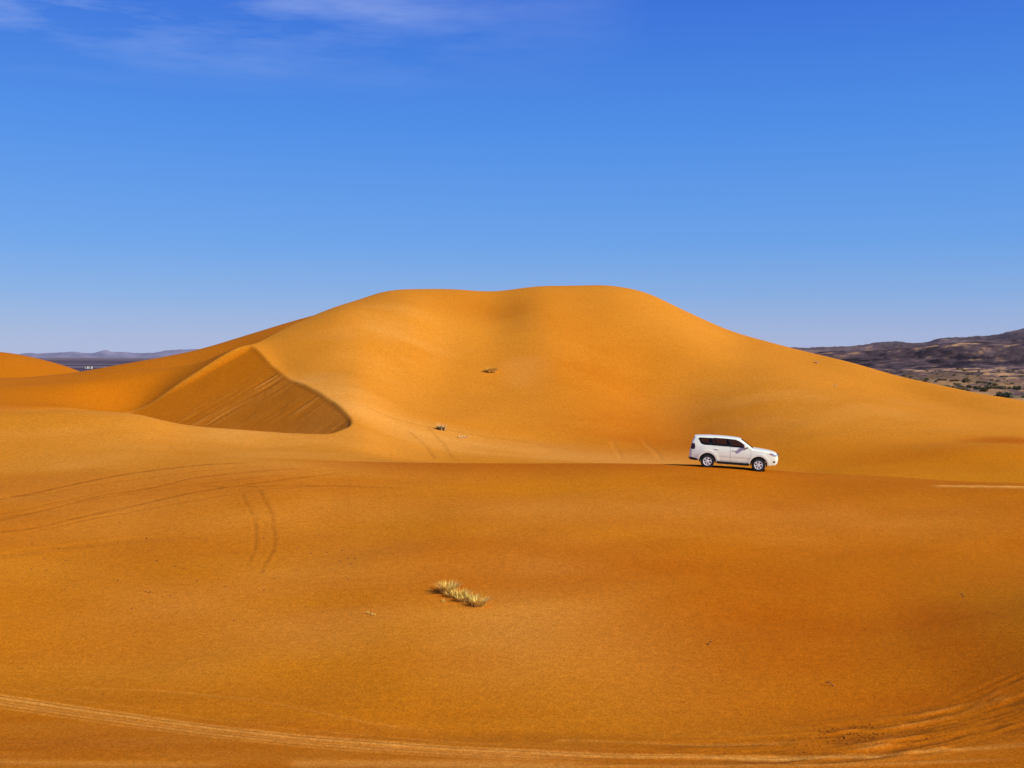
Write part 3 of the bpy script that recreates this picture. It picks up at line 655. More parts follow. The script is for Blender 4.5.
def side_meshes(parent):
    V, F = cdt(loops)
    sets = {'body': [], 'door': [], 'door2': []}
    df, dr = loops[5], loops[7]
    for f in F:
        c = sum((V[i] for i in f), Vector((0, 0))) / len(f); c = (c.x, c.y)
        if not inside(c, OUT) or any(inside(c, w) for w in (W_R, W_M, W_F)): continue
        if inside(c, df): sets['door'].append(f)
        elif inside(c, dr): sets['door2'].append(f)
        elif inside(c, D_F) or inside(c, D_R): continue
        else: sets['body'].append(f)
    return V, sets
def sheet(polys, V, s, off=0.0):
    used = {}; vs = []; fs = []
    for f in polys:
        g = []
        for i in f:
            if i not in used:
                used[i] = len(vs); vs.append((V[i].x, s * (half_width(V[i].x, V[i].y) + off), V[i].y))
            g.append(used[i])
        fs.append(g if s < 0 else g[::-1])
    return vs, fs
def loft(points, ys, crown=0.0, skip=None, off=0.0):
    """skin over the width along a profile; ys: fractions of the half width"""
    P = []
    for a, b in zip(points[:-1], points[1:]):
        n = max(1, int(math.hypot(b[0] - a[0], b[1] - a[1]) / 0.10))
        P += [(a[0] + (b[0] - a[0]) * k / n, a[1] + (b[1] - a[1]) * k / n) for k in range(n)]
    P.append(points[-1])
    vs, fs = [], []
    for i, (x, z) in enumerate(P):
        w = half_width(x, z)
        a = P[max(0, i - 1)]; b = P[min(len(P) - 1, i + 1)]
        nx, nz = (b[1] - a[1]), -(b[0] - a[0]); l = math.hypot(nx, nz) or 1; nx, nz = nx / l, nz / l
        if nz < -0.2 and z > 1: nx, nz = -nx, -nz
        for y in ys:
            k = crown * (1 - y * y) + off
            vs.append((x + nx * k, y * w, z + nz * k))
    n = len(ys)
    for i in range(len(P) - 1):
        for j in range(n - 1):
            if skip and skip(ys[j], ys[j + 1]): continue
            fs.append((i * n + j, i * n + j + 1, (i + 1) * n + j + 1, (i + 1) * n + j))
    return vs, fs
def join(*parts):
    V, F = [], []
    for v, f in parts:
        o = len(V); V += list(v); F += [[i + o for i in g] for g in f]
    return V, F
def finish(name, vf, mat, parent, merge=1e-3, smooth=True, angle=40):
    bm = bmesh.new()
    vs = [bm.verts.new(v) for v in vf[0]]
    for f in vf[1]:
        if len(set(f)) >= 3:
            try: bm.faces.new([vs[i] for i in f])
            except ValueError: pass
    bmesh.ops.remove_doubles(bm, verts=bm.verts, dist=merge)
    return bm_obj(name, bm, mat, parent, smooth, math.radians(angle))
def rbox(name, c, size, mat, parent, bev=0.02, rot=None, seg=2):
    bm = bmesh.new(); bmesh.ops.create_cube(bm, size=1)
    bmesh.ops.scale(bm, vec=size, verts=bm.verts)
    if bev: bmesh.ops.bevel(bm, geom=list(bm.edges), offset=bev, segments=seg, affect='EDGES', profile=0.6)
    if rot: bmesh.ops.rotate(bm, verts=bm.verts, cent=(0, 0, 0), matrix=Matrix.Rotation(rot[0], 3, rot[1]))
    bmesh.ops.translate(bm, verts=bm.verts, vec=c)
    return bm_obj(name, bm, mat, parent, True, math.radians(45))
def lathe(profile, n=40, axis_y=True):
    vs, fs = [], []
    for k in range(n):
        a = 2 * math.pi * k / n
        for r, y in profile: vs.append((r * math.cos(a), y, r * math.sin(a)))
    m = len(profile)
    for k in range(n):
        for j in range(m - 1):
            fs.append((k * m + j, k * m + j + 1, ((k + 1) % n) * m + j + 1, ((k + 1) % n) * m + j))
    return vs, fs
def prism(poly, thick, s, off):
    """side badge-like panel that follows the body side: polygon in (x, z)"""
    V, F = cdt([poly], 0.05)
    F = [f for f in F if inside(tuple(sum((V[i] for i in f), Vector((0, 0))) / len(f)), poly)]
    vs = [(v.x, s * (half_width(v.x, v.y) + off), v.y) for v in V]
    inner = [(v.x, s * (half_width(v.x, v.y) + off - thick), v.y) for v in V]
    n = len(V); fs = [list(f) for f in F] + [[i + n for i in reversed(f)] for f in F]
    cnt = {}
    for f in F:
        for i in range(len(f)):
            a, b = f[i - 1], f[i]; cnt[(a, b)] = 1
    for a, b in list(cnt):
        if (b, a) not in cnt: fs.append([b, a, a + n, b + n])
    return vs + inner, fs

def make_car():
    car = empty('parked_car')
    tag(car, 'white four-wheel-drive estate car with dark windows, standing nose-right on the dune crest', 'car')
    V, sets = side_meshes(car)
    fr = [-1, -0.985, -0.95, -0.88, -0.7, -0.45, -0.2, 0, 0.2, 0.45, 0.7, 0.88, 0.95, 0.985, 1]
    win = lambda a, b: abs(a) < 0.89 and abs(b) < 0.89
    parts = [sheet(sets['body'], V, s) for s in (-1, 1)]
    parts += [loft(TOP, fr, 0.02), loft(WSH, fr, 0.02, win), loft(ROOF, fr, 0.03), loft(RWN, fr, 0.02, win), loft(TAIL, fr, 0.015)]
    parts += [loft(BOT, [-1, -0.8])] + [loft(BOT, [0.8, 1])]
    finish('body', join(*parts), M['paint'], car, 2e-3)
    # lining: floor, arches, inner skin
    lin = [loft(BOT, [-0.8, 0, 0.8])]
    lin.append(([(x, s * 0.6, z) for s in (-1, 1) for x, z in [(1.0, 1.2), (1.0, 0.6), (-2.2, 0.6), (-2.2, 1.22)]], [(0, 1, 5, 4), (1, 2, 6, 5), (2, 3, 7, 6)]))
    for s in (-1, 1):      # door cards below the windows
        lin.append(([(x, s * 0.86, z) for x in (-2.2, 1.0) for z in (0.5, 1.24)], [(0, 1, 3, 2)]))
    finish('underbody', join(*lin), M['liner'], car)
    for s in (-1, 1):
        for key in ('door', 'door2'):
            vf = sheet(sets[key], V, s)
            d = finish('door', vf, M['paint'], car, 1e-4)
            hx = -0.03 if key == 'door' else -1.00
            y = s * (half_width(hx + .1, 1.10) + 0.022)
            rbox('handle', (hx + 0.1, y, 1.10), (0.19, 0.03, 0.032), M['paint'], d, 0.010)
        for poly in (W_R, W_M, W_F):
            VV, F = cdt([poly], 0.06)
            F = [f for f in F if inside(tuple(sum((VV[i] for i in f), Vector((0, 0))) / len(f)), poly)]
            finish('window', sheet(F, VV, s, -0.012), M['glass'], car)
        finish('window_trim', prism(TRIM, 0.012, s, 0.004), M['black'], car, 1e-5)
        # sill step, arch lips
        sill = [(-0.90, 0.375), (-0.86, 0.44), (0.86, 0.44), (0.90, 0.375), (0.86, 0.30), (-0.86, 0.30)]
        finish('running_board', prism(sill, 0.16, s, 0.035), M['black'], car, 1e-5)
        for cx in (-AX, AX):
            a0 = [(cx + AR * math.cos(t), 0.40 + AR * 0.98 * math.sin(t)) for t in [math.pi * k / 20 for k in range(-1, 22)]]
            a1 = [(cx + (AR - 0.06) * math.cos(t), 0.40 + (AR - 0.06) * 0.98 * math.sin(t)) for t in [math.pi * k / 20 for k in range(21, -2, -1)]]
            finish('wheel_arch', prism(a0 + a1, 0.35, s, -0.012), M['liner'], car, 1e-5)
        # lamps
        tl = [(-2.30, 1.385), (-2.16, 1.36), (-2.10, 1.18), (-2.13, 1.02), (-2.365, 1.00), (-2.36, 1.12)]
        finish('tail_light', prism(tl, 0.10, s, 0.006), M['redlens'], car, 1e-5)
        hl = [(2.365, 0.985), (2.29, 1.05), (2.15, 1.085), (1.98, 1.085), (1.92, 1.045), (2.06, 0.965), (2.24, 0.915), (2.395, 0.905)]
        h = finish('headlight', prism(hl, 0.12, s, 0.008), M['lamp'], car, 1e-5)
        finish('indicator', prism([(1.93, 1.045), (1.985, 1.08), (2.07, 1.075), (2.06, 0.985)], 0.02, s, 0.013), M['amber'], h, 1e-5)
        fl = [(2.16, 0.66), (2.28, 0.665), (2.28, 0.57), (2.17, 0.57)]
        finish('fog_light', prism(fl, 0.05, s, 0.006), M['black'], car, 1e-5)
        # mirror
        mi = rbox('mirror', (0.62, s * 1.03, 1.355), (0.14, 0.19, 0.17), M['paint'], car, 0.045, None, 3)
        rbox('mirror_arm', (0.66, s * 0.925, 1.268), (0.16, 0.12, 0.04), M['black'], mi, 0.012)
        low = [(-2.40, 0.58), (-2.05, 0.52), (-1.90, 0.46), (-1.90, 0.41), (-2.10, 0.395), (-2.35, 0.42)]
        finish('lower_bumper', prism(low, 0.05, s, 0.006), M['black'], car, 1e-5)
    gl = [-0.888, -0.5, 0, 0.5, 0.888]
    finish('windshield', loft(WSH, gl, 0.02, None, -0.008), M['glass'], car)
    finish('rear_window', loft(RWN, gl, 0.02, None, -0.008), M['glass'], car)
    # spoiler, bumper strips, grille
    rbox('spoiler', (-2.13, 0, 1.73), (0.13, 1.16, 0.035), M['paint'], car, 0.012)
    gr = rbox('grille', (2.405, 0, 0.935), (0.06, 0.86, 0.20), M['black'], car, 0.02)
    for k in range(5):
        rbox('grille_bar', (2.432, (k - 2) * 0.16, 0.935), (0.03, 0.035, 0.19), M['chrome'], gr, 0.008)
    rbox('front_bumper_intake', (2.418, 0, 0.60), (0.05, 1.00, 0.12), M['black'], car, 0.02)
    rbox('rear_bumper', (-2.40, 0, 0.50), (0.09, 1.50, 0.14), M['black'], car, 0.03)
    rbox('number_plate', (-2.405, 0, 0.93), (0.02, 0.46, 0.11), M['alloy'], car, 0.004)
    # wipers, dashboard, steering wheel, seats
    rbox('dashboard', (0.78, 0, 1.10), (0.40, 1.44, 0.22), M['liner'], car, 0.06)
    for x, ys in ((-0.02, (-0.38, 0.38)), (-0.98, (-0.42, 0.0, 0.42))):
        for y in ys:
            st = rbox('seat', (x, y, 0.80), (0.52, 0.46, 0.20), M['seatcloth'], car, 0.06)
            rbox('backrest', (x - 0.30, y, 1.13), (0.17, 0.46, 0.66), M['seatcloth'], st, 0.06, (math.radians(-12), 'Y') if False else None)
            rbox('headrest', (x - 0.34, y, 1.54), (0.11, 0.27, 0.19), M['seatcloth'], st, 0.045)
    sw = lathe([(0.185, -0.014), (0.20, -0.014), (0.20, 0.014), (0.185, 0.014), (0.185, -0.014)], 28)
    o = finish('steering_wheel', sw, M['black'], car); o.location = (0.52, 0.38, 1.15); o.rotation_euler = (math.radians(90), 0, math.radians(90))
    # wheels
    tyre_p = [(0.210, -0.10), (0.238, -0.118), (0.31, -0.130), (0.352, -0.126), (0.377, -0.108), (WR, -0.07), (WR, 0.07), (0.377, 0.108), (0.352, 0.126), (0.31, 0.130), (0.238, 0.118), (0.210, 0.10)]
    for sx_ in (-1, 1):
        for s in (-1, 1):
            w = empty('wheel', (sx_ * AX, s * 0.80, WR), car)
            if s > 0: w.rotation_euler = (0, 0, math.pi)
            finish('tyre', lathe(tyre_p, 48), M['rubber'], w)
            rim = [lathe([(0.262, -0.10), (0.262, -0.122), (0.245, -0.124), (0.226, -0.105), (0.222, 0.06)], 40)]
            for k in range(6):          # six broad spokes
                a = 2 * math.pi * k / 6 + 0.26
                ca, sa = math.cos(a), math.sin(a)
                pts = []
                for r, hw, y in ((0.03, 0.045, -0.112), (0.12, 0.036, -0.118), (0.236, 0.068, -0.112)):
                    for t in (-1, 1): pts.append((r * ca - t * hw * sa, y, r * sa + t * hw * ca))
                for r, hw, y in ((0.03, 0.045, -0.07), (0.12, 0.036, -0.075), (0.236, 0.068, -0.08)):
                    for t in (-1, 1): pts.append((r * ca - t * hw * sa, y, r * sa + t * hw * ca))
                rim.append((pts, [(0, 1, 3, 2), (2, 3, 5, 4), (0, 2, 8, 6), (2, 4, 10, 8), (1, 7, 9, 3), (3, 9, 11, 5)]))
            rim.append(lathe([(0.0, -0.130), (0.045, -0.128), (0.062, -0.110), (0.062, -0.07)], 20))
            r_ = finish('rim', join(*rim), M['alloy'], w, 1e-5, True, 35)
            r_.scale = (0.905, 1, 0.905)
            finish('brake_disc', lathe([(0.0, -0.03), (0.16, -0.03), (0.165, -0.02), (0.205, 0.0), (0.205, 0.02), (0.0, 0.02)], 30), M['liner'], w)
    return car
car = make_car(); car.scale = (0.985, 0.985, 0.985)
yaw = math.radians(-12.0)
ccx, ccy = 12.24, 61.05
fx, fy = math.cos(yaw), math.sin(yaw)
def at(lx, ly):
    return ground(ccx + fx * lx - fy * ly, ccy + fy * lx + fx * ly)
zr = (at(-AX, -0.8) + at(-AX, 0.8)) / 2; zf = (at(AX, -0.8) + at(AX, 0.8)) / 2
zn = (at(AX, -0.8) + at(-AX, -0.8)) / 2; zw = (at(AX, 0.8) + at(-AX, 0.8)) / 2
pitch = math.atan2(zr - zf, 2 * AX); roll = math.atan2(zw - zn, 1.6)
car.location = (ccx, ccy, (zr + zf) / 2 - 0.035)
car.rotation_euler = (Matrix.Rotation(yaw, 3, 'Z') @ Matrix.Rotation(pitch, 3, 'Y') @ Matrix.Rotation(roll, 3, 'X')).to_euler()
#@ENDCAR

#@PLANTS
# ------------------------------------------------------------------ grass, shrubs, twigs, stones, far huts
def leaf_mat(name, ca, cb, trans=0.25):
    m, nt, b = mat_new(name)
    inf = node(nt, 'ShaderNodeNewGeometry')
    f = inf.outputs['Random Per Island']
    nt.links.new(ramp(nt, f, [(0.0, ca), (1.0, cb)]), b.inputs['Base Color'])
    b.inputs['Roughness'].default_value = 0.75; b.inputs['Specular IOR Level'].default_value = 0.2
    b.inputs['Subsurface Weight'].default_value = 0.0
    return m
M['dry'] = leaf_mat('dry_grass', (0.66, 0.42, 0.06), (0.90, 0.68, 0.19))
M['palegrass'] = leaf_mat('bleached_grass', (0.62, 0.43, 0.15), (0.82, 0.62, 0.28))
M['brownroot'] = leaf_mat('brown_stems', (0.06, 0.03, 0.010), (0.20, 0.11, 0.035))
M['green'] = leaf_mat('shrub_leaf', (0.035, 0.045, 0.018), (0.085, 0.095, 0.045))
M['olive'] = leaf_mat('olive_leaf', (0.08, 0.065, 0.030), (0.19, 0.15, 0.075))
M['straw'] = leaf_mat('straw_leaf', (0.30, 0.24, 0.11), (0.48, 0.38, 0.19))
M['wood'] = plain('dry_wood', (0.10, 0.055, 0.025), 0.9, 0, 0.3, 30)
M['stone'] = plain('dark_stone', (0.085, 0.045, 0.022), 0.9, 0, 0.35, 20)
M['clod'] = plain('sand_clod', (0.40, 0.125, 0.006), 0.95, 0, 0.25, 20, 0.1)
M['plaster'] = plain('white_plaster', (0.55, 0.51, 0.46), 0.85, 0, 0.06, 2)
M['darkwood'] = plain('dark_door', (0.06, 0.04, 0.03), 0.7)

def blades(n, rad, hgt, lean, rng, wid=0.012, bias=(0, 0), sx=1.0):
    vs, fs = [], []
    for k in range(n):
        a = rng.uniform(0, 2 * math.pi); r = rad * math.sqrt(rng.random())
        bx, by = r * math.cos(a) * sx, r * math.sin(a) * 0.7
        h = hgt * rng.uniform(0.45, 1.05)
        da = a + rng.uniform(-0.8, 0.8); ln = lean * rng.uniform(0.3, 1.2)
        dx, dy = math.cos(da) * ln + bias[0], math.sin(da) * ln + bias[1]
        px, py = -math.sin(da), math.cos(da); w = wid * rng.uniform(0.6, 1.2)
        o = len(vs)
        for t, ww in ((0, 1.0), (0.4, 0.9), (0.75, 0.6)):
            cx, cy = bx + dx * h * t ** 1.7, by + dy * h * t ** 1.7
            z = h * (t - 0.22 * t * t * min(1.5, ln)) - 0.02
            vs += [(cx - px * w * ww, cy - py * w * ww, z), (cx + px * w * ww, cy + py * w * ww, z)]
        vs.append((bx + dx * h, by + dy * h, h * (1 - 0.25 * min(1.5, ln))))
        fs += [(o, o + 1, o + 3, o + 2), (o + 2, o + 3, o + 5, o + 4), (o + 4, o + 5, o + 6)]
    return vs, fs
def tuft(pos, n, rad, hgt, lean, seed, label, mat='dry', bias=(0, 0), sx=1.0, wid=0.012, name='grass_tuft', cat='grass tuft', group=None):
    rng = random.Random(seed)
    t = empty(name, (pos[0], pos[1], ground(*pos)))
    tag(t, label, cat, group)
    v, f = blades(n, rad, hgt, lean, rng, wid, bias, sx)
    mesh_obj('blades', v, f, M[mat], t, False)
    if n < 100: return t
    v, f = blades(max(80, n // 3), rad * 0.85, hgt * 0.20, lean * 0.8, rng, wid * 1.8, (0, 0), sx)
    mesh_obj('dead_stems', v, f, M['brownroot'], t, False)
    return t
S = DATA['spots']
tuft(S['tuft_a'], 300, 0.2, 0.5, 0.95, 1, 'largest dry yellow grass tuft, leftmost of the row on the front slope', 'dry', (0.05, 0.0), 1.2)
tuft(S['tuft_b'], 220, 0.25, 0.34, 1.0, 2, 'low dry grass tuft just right of the largest tuft in the row', 'dry', (0.2, 0), 1.4)
tuft(S['tuft_c'], 220, 0.25, 0.34, 1.0, 3, 'thin low grass tuft, third from the left in the row on the front slope', 'dry', (0.1, 0), 1.5)
tuft(S['tuft_d'], 210, 0.18, 0.4, 1.0, 4, 'spiky yellow grass tuft at the right end of the row on the front slope', 'dry', (0.2, 0), 1.3)
tuft(S['wisp'], 22, 0.05, 0.14, 0.6, 5, 'tiny wisp of dry grass in front of the largest tuft', 'dry')
tuft(S['sprig'], 26, 0.07, 0.10, 0.9, 6, 'left one of two faint grass sprigs on the bare sand left of the tuft row', 'dry')
tuft(S['sprig_b'], 26, 0.08, 0.08, 0.9, 7, 'right one of two faint grass sprigs on the bare sand left of the tuft row', 'dry')
# bleached stems over dark ones that stand in for their shade
sh = empty('desert_shrub', (S['shrub'][0], S['shrub'][1], ground(*S['shrub'])))
tag(sh, 'small shrub of arching bleached stems over dark stems in place of shade at the foot of the big dune', 'shrub')
rg = random.Random(11)
v, f = blades(150, 0.30, 0.34, 0.5, rg, 0.03, (-0.2, -0.4)); mesh_obj('shade_stems', v, f, M['brownroot'], sh, False)
v, f = blades(70, 0.34, 0.62, 0.55, rg, 0.022, (0.25, 0.3)); mesh_obj('bleached_stems', v, f, M['palegrass'], sh, False)
tuft(S['pale_a'], 60, 0.22, 0.20, 0.9, 12, 'left one of two flat bleached grass patches right of the dark shrub', 'palegrass', wid=0.022)
tuft(S['pale_b'], 60, 0.20, 0.22, 0.9, 13, 'right one of two flat bleached grass patches right of the dark shrub', 'palegrass', wid=0.022)
tuft(S['dune_tuft'], 260, 0.36, 0.52, 0.8, 14, 'lone grass tuft with a brown shadow halfway up the big dune', 'dry', (0.3, -0.3), 1.3, 0.025)  # its brown dead stems stand in for the shadow at its foot
tuft(S['fleck_a'], 50, 0.22, 0.26, 0.9, 15, 'pale grass fleck just under the skyline of the right flank', 'palegrass', wid=0.03)
tuft(S['fleck_b'], 34, 0.20, 0.18, 0.9, 16, 'faint grass fleck low on the right flank, below the paler one', 'palegrass', wid=0.025)

def twig(pos, length, ang, seed, label):
    rng = random.Random(seed)
    bm = bmesh.new()
    def limb(a, b, r0, r1):
        d = (b - a); q = d.to_track_quat('Z', 'Y').to_matrix()
        ra = [bm.verts.new(a + q @ Vector((r0 * math.cos(t), r0 * math.sin(t), 0))) for t in (0, 2.1, 4.2)]
        rb = [bm.verts.new(b + q @ Vector((r1 * math.cos(t), r1 * math.sin(t), 0))) for t in (0, 2.1, 4.2)]
        for k in range(3): bm.faces.new((ra[k], ra[(k + 1) % 3], rb[(k + 1) % 3], rb[k]))
        bm.faces.new(rb); bm.faces.new(ra[::-1])
    d = Vector((math.cos(ang), math.sin(ang), 0)); up = Vector((0, 0, 1))
    p = -d * length / 2 + up * 0.0; prev = p
    for k in range(4):
        nx = prev + d * length / 4 + up * (0.05 if k < 2 else -0.02) + Vector((rng.uniform(-.02, .02), rng.uniform(-.02, .02), 0))
        limb(prev, nx, 0.018 - 0.003 * k, 0.015 - 0.003 * k)
        if k in (1, 2): limb(nx, nx + (d * 0.5 + Vector((-d.y, d.x, 0)) * rng.choice((-1, 1)) + up * 0.6).normalized() * length * 0.3, 0.011, 0.004)
        prev = nx
    o = bm_obj('dry_twig', bm, M['wood'], None, True)
    o.location = (pos[0], pos[1], ground(*pos) + 0.01)
    return tag(o, label, 'twig')
twig(S['twig_a'], 0.26, 2.7, 1, 'dark dry twig above the drift lines at lower right')
twig(S['twig_b'], 0.14, 0.1, 2, 'short dark twig below the middle of the front slope')
twig(S['twig_d'], 0.22, 1.7, 4, 'small twig on the orange slope near the right edge')

# stones and clods, one by one
def rock(seed, mat):
    rng = random.Random(seed); bm = bmesh.new(); bmesh.ops.create_icosphere(bm, subdivisions=2, radius=1)
    for v in bm.verts:
        v.co *= 1 + 0.28 * (rng.random() - 0.5); v.co.z *= 0.62
    me = bpy.data.meshes.new('stone'); bm.to_mesh(me); bm.free(); me.materials.append(mat); me.shade_smooth()
    return me
peb = [rock(i, M['stone']) for i in range(3)]; cld = [rock(10 + i, M['clod']) for i in range(4)]
for i, (x, y, r) in enumerate(DATA['pebbles']):
    o = bpy.data.objects.new('pebble', peb[i % 3]); C.objects.link(o)
    o.location = (x, y, ground(x, y) + 0.2 * r); o.scale = (r * 1.2, r, r * 1.1); o.rotation_euler = (0, 0, i * 1.3)
    tag(o, 'dark pebble lying on the sand at left below the wheel ruts', 'pebble', 'dark pebbles scattered on the left of the front slope')
for i, (x, y, r) in enumerate(DATA['clods']):
    o = bpy.data.objects.new('sand_clod', cld[i % 4]); C.objects.link(o)
    o.location = (x, y, ground(x, y) + 0.25 * r); o.scale = (r * 1.3, r, r); o.rotation_euler = (0, 0, i * 1.7)
    tag(o, 'small clod of crusted sand in the patch at lower right', 'clod', 'sand clods in the bowl at lower right')

# shrubs on the plain
def shrub_mesh(seed, mat, flat=0.62, n=520, leaf=0.055):
    rng = random.Random(seed); vs, fs = [], []
    lobes = [(rng.uniform(-.6, .6), rng.uniform(-.45, .45), rng.uniform(0.15, 0.75) * flat, rng.uniform(.26, .5)) for _ in range(9)]
    for k in range(n):
        cx, cy, cz, r = rng.choice(lobes)
        d = Vector((rng.gauss(0, 1), rng.gauss(0, 1), rng.gauss(0, 1))).normalized() * r * rng.uniform(0.6, 1.05)
        p = Vector((cx + d.x, cy + d.y, max(0.0, cz + d.z * 0.75)))
        a = Vector((rng.gauss(0, 1), rng.gauss(0, 1), rng.gauss(0, 1))).normalized(); b = a.orthogonal().normalized()
        s = leaf * rng.uniform(0.7, 1.5); o = len(vs)
        vs += [p - a * s * 1.6, p + b * s, p + a * s * 1.6, p - b * s]; fs.append((o, o + 1, o + 2, o + 3))
    return vs, fs
def stems_mesh(seed):
    rng = random.Random(seed); vs, fs = [], []
    for k in range(12):
        a = rng.uniform(0, 6.28); d = Vector((math.cos(a) * rng.uniform(.2, .6), math.sin(a) * rng.uniform(.2, .5), rng.uniform(.3, .55)))
        o = len(vs); w = 0.025
        vs += [(-w, 0, -.05), (w, 0, -.05), (0, w, -.05), tuple(d)]; fs += [(o, o + 1, o + 3), (o + 1, o + 2, o + 3), (o + 2, o, o + 3)]
    return vs, fs
def desert_shrub(seed, mat, label=None, group=None, flat=0.62):
    t = empty('desert_shrub'); tag(t, label, 'shrub', group)
    v, f = shrub_mesh(seed, mat, flat); mesh_obj('foliage', v, f, M[mat], t, False)
    v, f = stems_mesh(seed); mesh_obj('stems', v, f, M['wood'], t, False)
    return t
def put(o, bearing, dist, w, hs=1.0, turn=0.0):
    x = (bearing - 512) / FOC * dist; y = dist
    o.location = (x, y, fground(x, y) - 0.02 * w); o.scale = (w / 2, w / 2, w / 2 * hs); o.rotation_euler = (0, 0, turn)
protoG = [desert_shrub(21 + i, m) for i, m in enumerate(('green', 'olive', 'straw'))]
used = [False] * 3
def shrub(kind, bearing, dist, w, label, group=None, hs=1.0, turn=0.0):
    o = protoG[kind] if not used[kind] else copy_tree(protoG[kind]); used[kind] = True
    tag(o, label, 'shrub', group); put(o, bearing, dist, w, hs, turn)
shrub(0, 1005.5, 268, 5.4, 'big dark green shrub on the plain at right, widest in view', None, 0.85)
shrub(0, 1026, 262, 3.2, 'dark green shrub cut by the right edge of the picture', None, 0.9, 1.0)
shrub(2, 1013, 276, 3.4, 'pale straw-coloured bush close behind the biggest dark green shrub', None, 0.9, 2.0)
shrub(0, 1017.5, 318, 3.2, 'upright dark shrub above the biggest one near the right edge', None, 1.2, 0.5)
shrub(1, 944, 322, 4.4, 'olive brown shrub behind the crest line where the right flank meets the plain', None, 0.8, 0.4)
shrub(0, 950.5, 317, 2.7, 'dark shrub touching the olive brown one behind the right flank', None, 1.0, 1.4)
rs = random.Random(5)
spots = [(962, 312, 2.6), (979, 312, 2.6), (989, 314, 3.0), (1001, 318, 3.4), (926, 335, 2.6), (936, 352, 3.2), (982, 283, 1.5), (975, 290, 1.2), (970, 345, 2.4), (957, 368, 3.2), (992, 340, 2.6), (1008, 345, 2.8)]
for k in range(70):
    spots.append((rs.uniform(885, 1000), rs.uniform(300, 440), rs.uniform(1.2, 3.0)))
for k in range(190):
    spots.append((rs.uniform(880, 1085), 285 * (2.3 ** rs.random()) + rs.uniform(-10, 40), rs.uniform(0.9, 2.9)))
for k, (b, d_, w) in enumerate(spots):
    kind = rs.choice((0, 1, 1, 1, 2))
    shrub(kind, b, d_, w, ('small dark green shrub dotted over the sandy plain at right', 'small olive brown shrub dotted over the sandy plain at right', 'small straw-coloured bush dotted over the sandy plain at right')[kind],
          ('dark green shrubs on the plain', 'olive brown shrubs on the plain', 'straw-coloured bushes on the plain')[kind], rs.uniform(0.7, 1.1), rs.uniform(0, 6))

# two white huts far out on the plain at left
def hut(bearing, dist, label, w=1.9, h=1.7):
    x = (bearing - 512) / FOC * dist
    t = empty('white_hut', (x, dist, fground(x, dist))); tag(t, label, 'hut')
    rbox('wall', (0, 0, h / 2), (w, 3.0, h), M['plaster'], t, 0.03)
    rbox('roof', (0, 0, h + 0.085), (w + 0.3, 3.3, 0.16), M['plaster'], t, 0.03)
    rbox('door', (0.3, -1.503, 0.85), (0.7, 0.05, 1.6), M['darkwood'], t, 0.01)
hut(86.8, 905, 'left one of two tiny white huts on the far plain beyond the left ridge')
hut(90.8, 900, 'right one of two tiny white huts on the far plain beyond the left ridge', 1.7, 1.8)
#@ENDPLANTS

# ------------------------------------------------------------------ light, sky, camera
SUN_AZ = math.radians(32)       # from the right (+x) towards the camera
SUN_EL = math.radians(33)
sd = Vector((math.cos(SUN_EL) * math.cos(SUN_AZ), -math.cos(SUN_EL) * math.sin(SUN_AZ), math.sin(SUN_EL)))
L = bpy.data.lights.new('sun', 'SUN'); L.energy = 5.0; L.angle = math.radians(0.5); L.color = (1.0, 0.935, 0.80)
so = link(bpy.data.objects.new('sun', L)); so.rotation_euler = sd.to_track_quat('Z', 'Y').to_euler(); so.location = (40, -40, 60)

W = bpy.data.worlds.new('World'); bpy.context.scene.world = W; W.use_nodes = True
nt = W.node_tree; bg = nt.nodes['Background']
sky = node(nt, 'ShaderNodeTexSky'); sky.sky_type = 'NISHITA'; sky.sun_disc = False
sky.sun_elevation = SUN_EL; sky.sun_rotation = math.atan2(sd.x, sd.y)
sky.air_density = 1.0; sky.dust_density = 0.6; sky.ozone_density = 1.5; sky.altitude = 700
tc = node(nt, 'ShaderNodeTexCoord')
sz = node(nt, 'ShaderNodeSeparateXYZ'); nt.links.new(tc.outputs['Generated'], sz.inputs[0])
# deep desert blue, paler and hazier towards the horizon, laid over the physical sky
blue = ramp(nt, sz.outputs['Z'], [(0.0, (0.385, 0.46, 0.73)), (0.02, (0.335, 0.44, 0.74)), (0.055, (0.21, 0.395, 0.785)), (0.10, (0.122, 0.345, 0.835)), (0.20, (0.060, 0.265, 0.84)), (0.30, (0.032, 0.17, 0.75)), (0.36, (0.02, 0.12, 0.63)), (1.0, (0.012, 0.06, 0.40))])
b10 = node(nt, 'ShaderNodeVectorMath', operation='SCALE'); nt.links.new(blue, b10.inputs[0]); b10.inputs['Scale'].default_value = 10.0
hs = node(nt, 'ShaderNodeMix', data_type='RGBA'); hs.inputs[0].default_value = 0.86
nt.links.new(sky.outputs['Color'], hs.inputs[6]); nt.links.new(b10.outputs[0], hs.inputs[7])
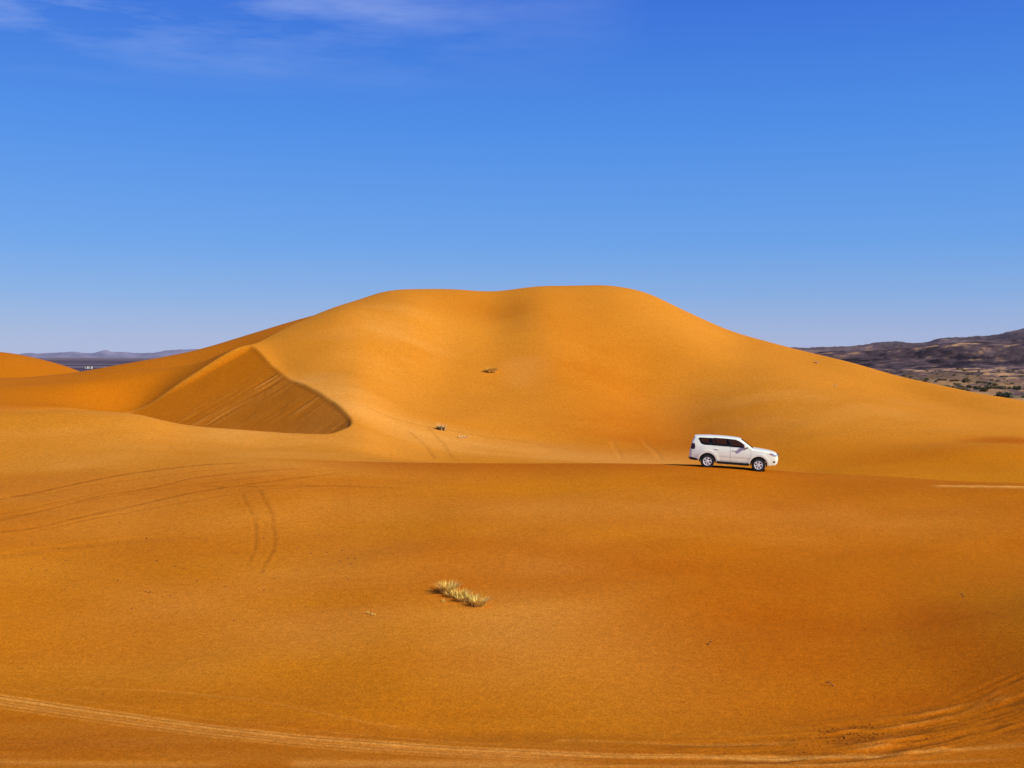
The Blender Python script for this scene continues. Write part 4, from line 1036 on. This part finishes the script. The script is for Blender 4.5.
# thin cirrus
sx = node(nt, 'ShaderNodeSeparateXYZ'); nt.links.new(tc.outputs['Generated'], sx.inputs[0])
mp = node(nt, 'ShaderNodeMapping'); nt.links.new(tc.outputs['Generated'], mp.inputs['Vector'])
mp.inputs['Rotation'].default_value = (0, 0.10, 0); mp.inputs['Scale'].default_value = (2.6, 2.6, 15.0); mp.inputs['Location'].default_value = (0.87, 0.2, 0.62)
cn = noise(nt, mp.outputs['Vector'], 1.7, 6, 0.6)
cr = ramp(nt, cn, [(0.42, (0, 0, 0)), (0.80, (1, 1, 1))])
mh = node(nt, 'ShaderNodeMapRange'); nt.links.new(sx.outputs['Z'], mh.inputs['Value'])
mh.inputs['From Min'].default_value = 0.225; mh.inputs['From Max'].default_value = 0.30
ml = node(nt, 'ShaderNodeMapRange'); nt.links.new(sx.outputs['X'], ml.inputs['Value'])
ml.inputs['From Min'].default_value = 0.12; ml.inputs['From Max'].default_value = -0.40
m1 = node(nt, 'ShaderNodeMath', operation='MULTIPLY'); nt.links.new(mh.outputs[0], m1.inputs[0]); nt.links.new(ml.outputs[0], m1.inputs[1])
m2 = node(nt, 'ShaderNodeMath', operation='MULTIPLY'); nt.links.new(m1.outputs[0], m2.inputs[0]); nt.links.new(cr, m2.inputs[1])
m3 = node(nt, 'ShaderNodeMath', operation='MULTIPLY'); nt.links.new(m2.outputs[0], m3.inputs[0]); m3.inputs[1].default_value = 0.7
cl = mix(nt, m3.outputs[0], hs.outputs[2], (7.0, 7.9, 10.0))
nt.links.new(cl, bg.inputs['Color']); bg.inputs['Strength'].default_value = 0.10

cam = bpy.data.cameras.new('camera'); cam.sensor_width = 36; cam.lens = 36 * FOC / 1024
cam.shift_y = -(384 - HOR) / 1024
cam.clip_start = 0.1; cam.clip_end = 90000
co = link(bpy.data.objects.new('camera', cam)); co.location = (0, 0, EYE); co.rotation_euler = (math.radians(90), 0, 0)
sc = bpy.context.scene; sc.camera = co
sc.view_settings.view_transform = 'Standard'; sc.view_settings.look = 'None'; sc.view_settings.exposure = 0
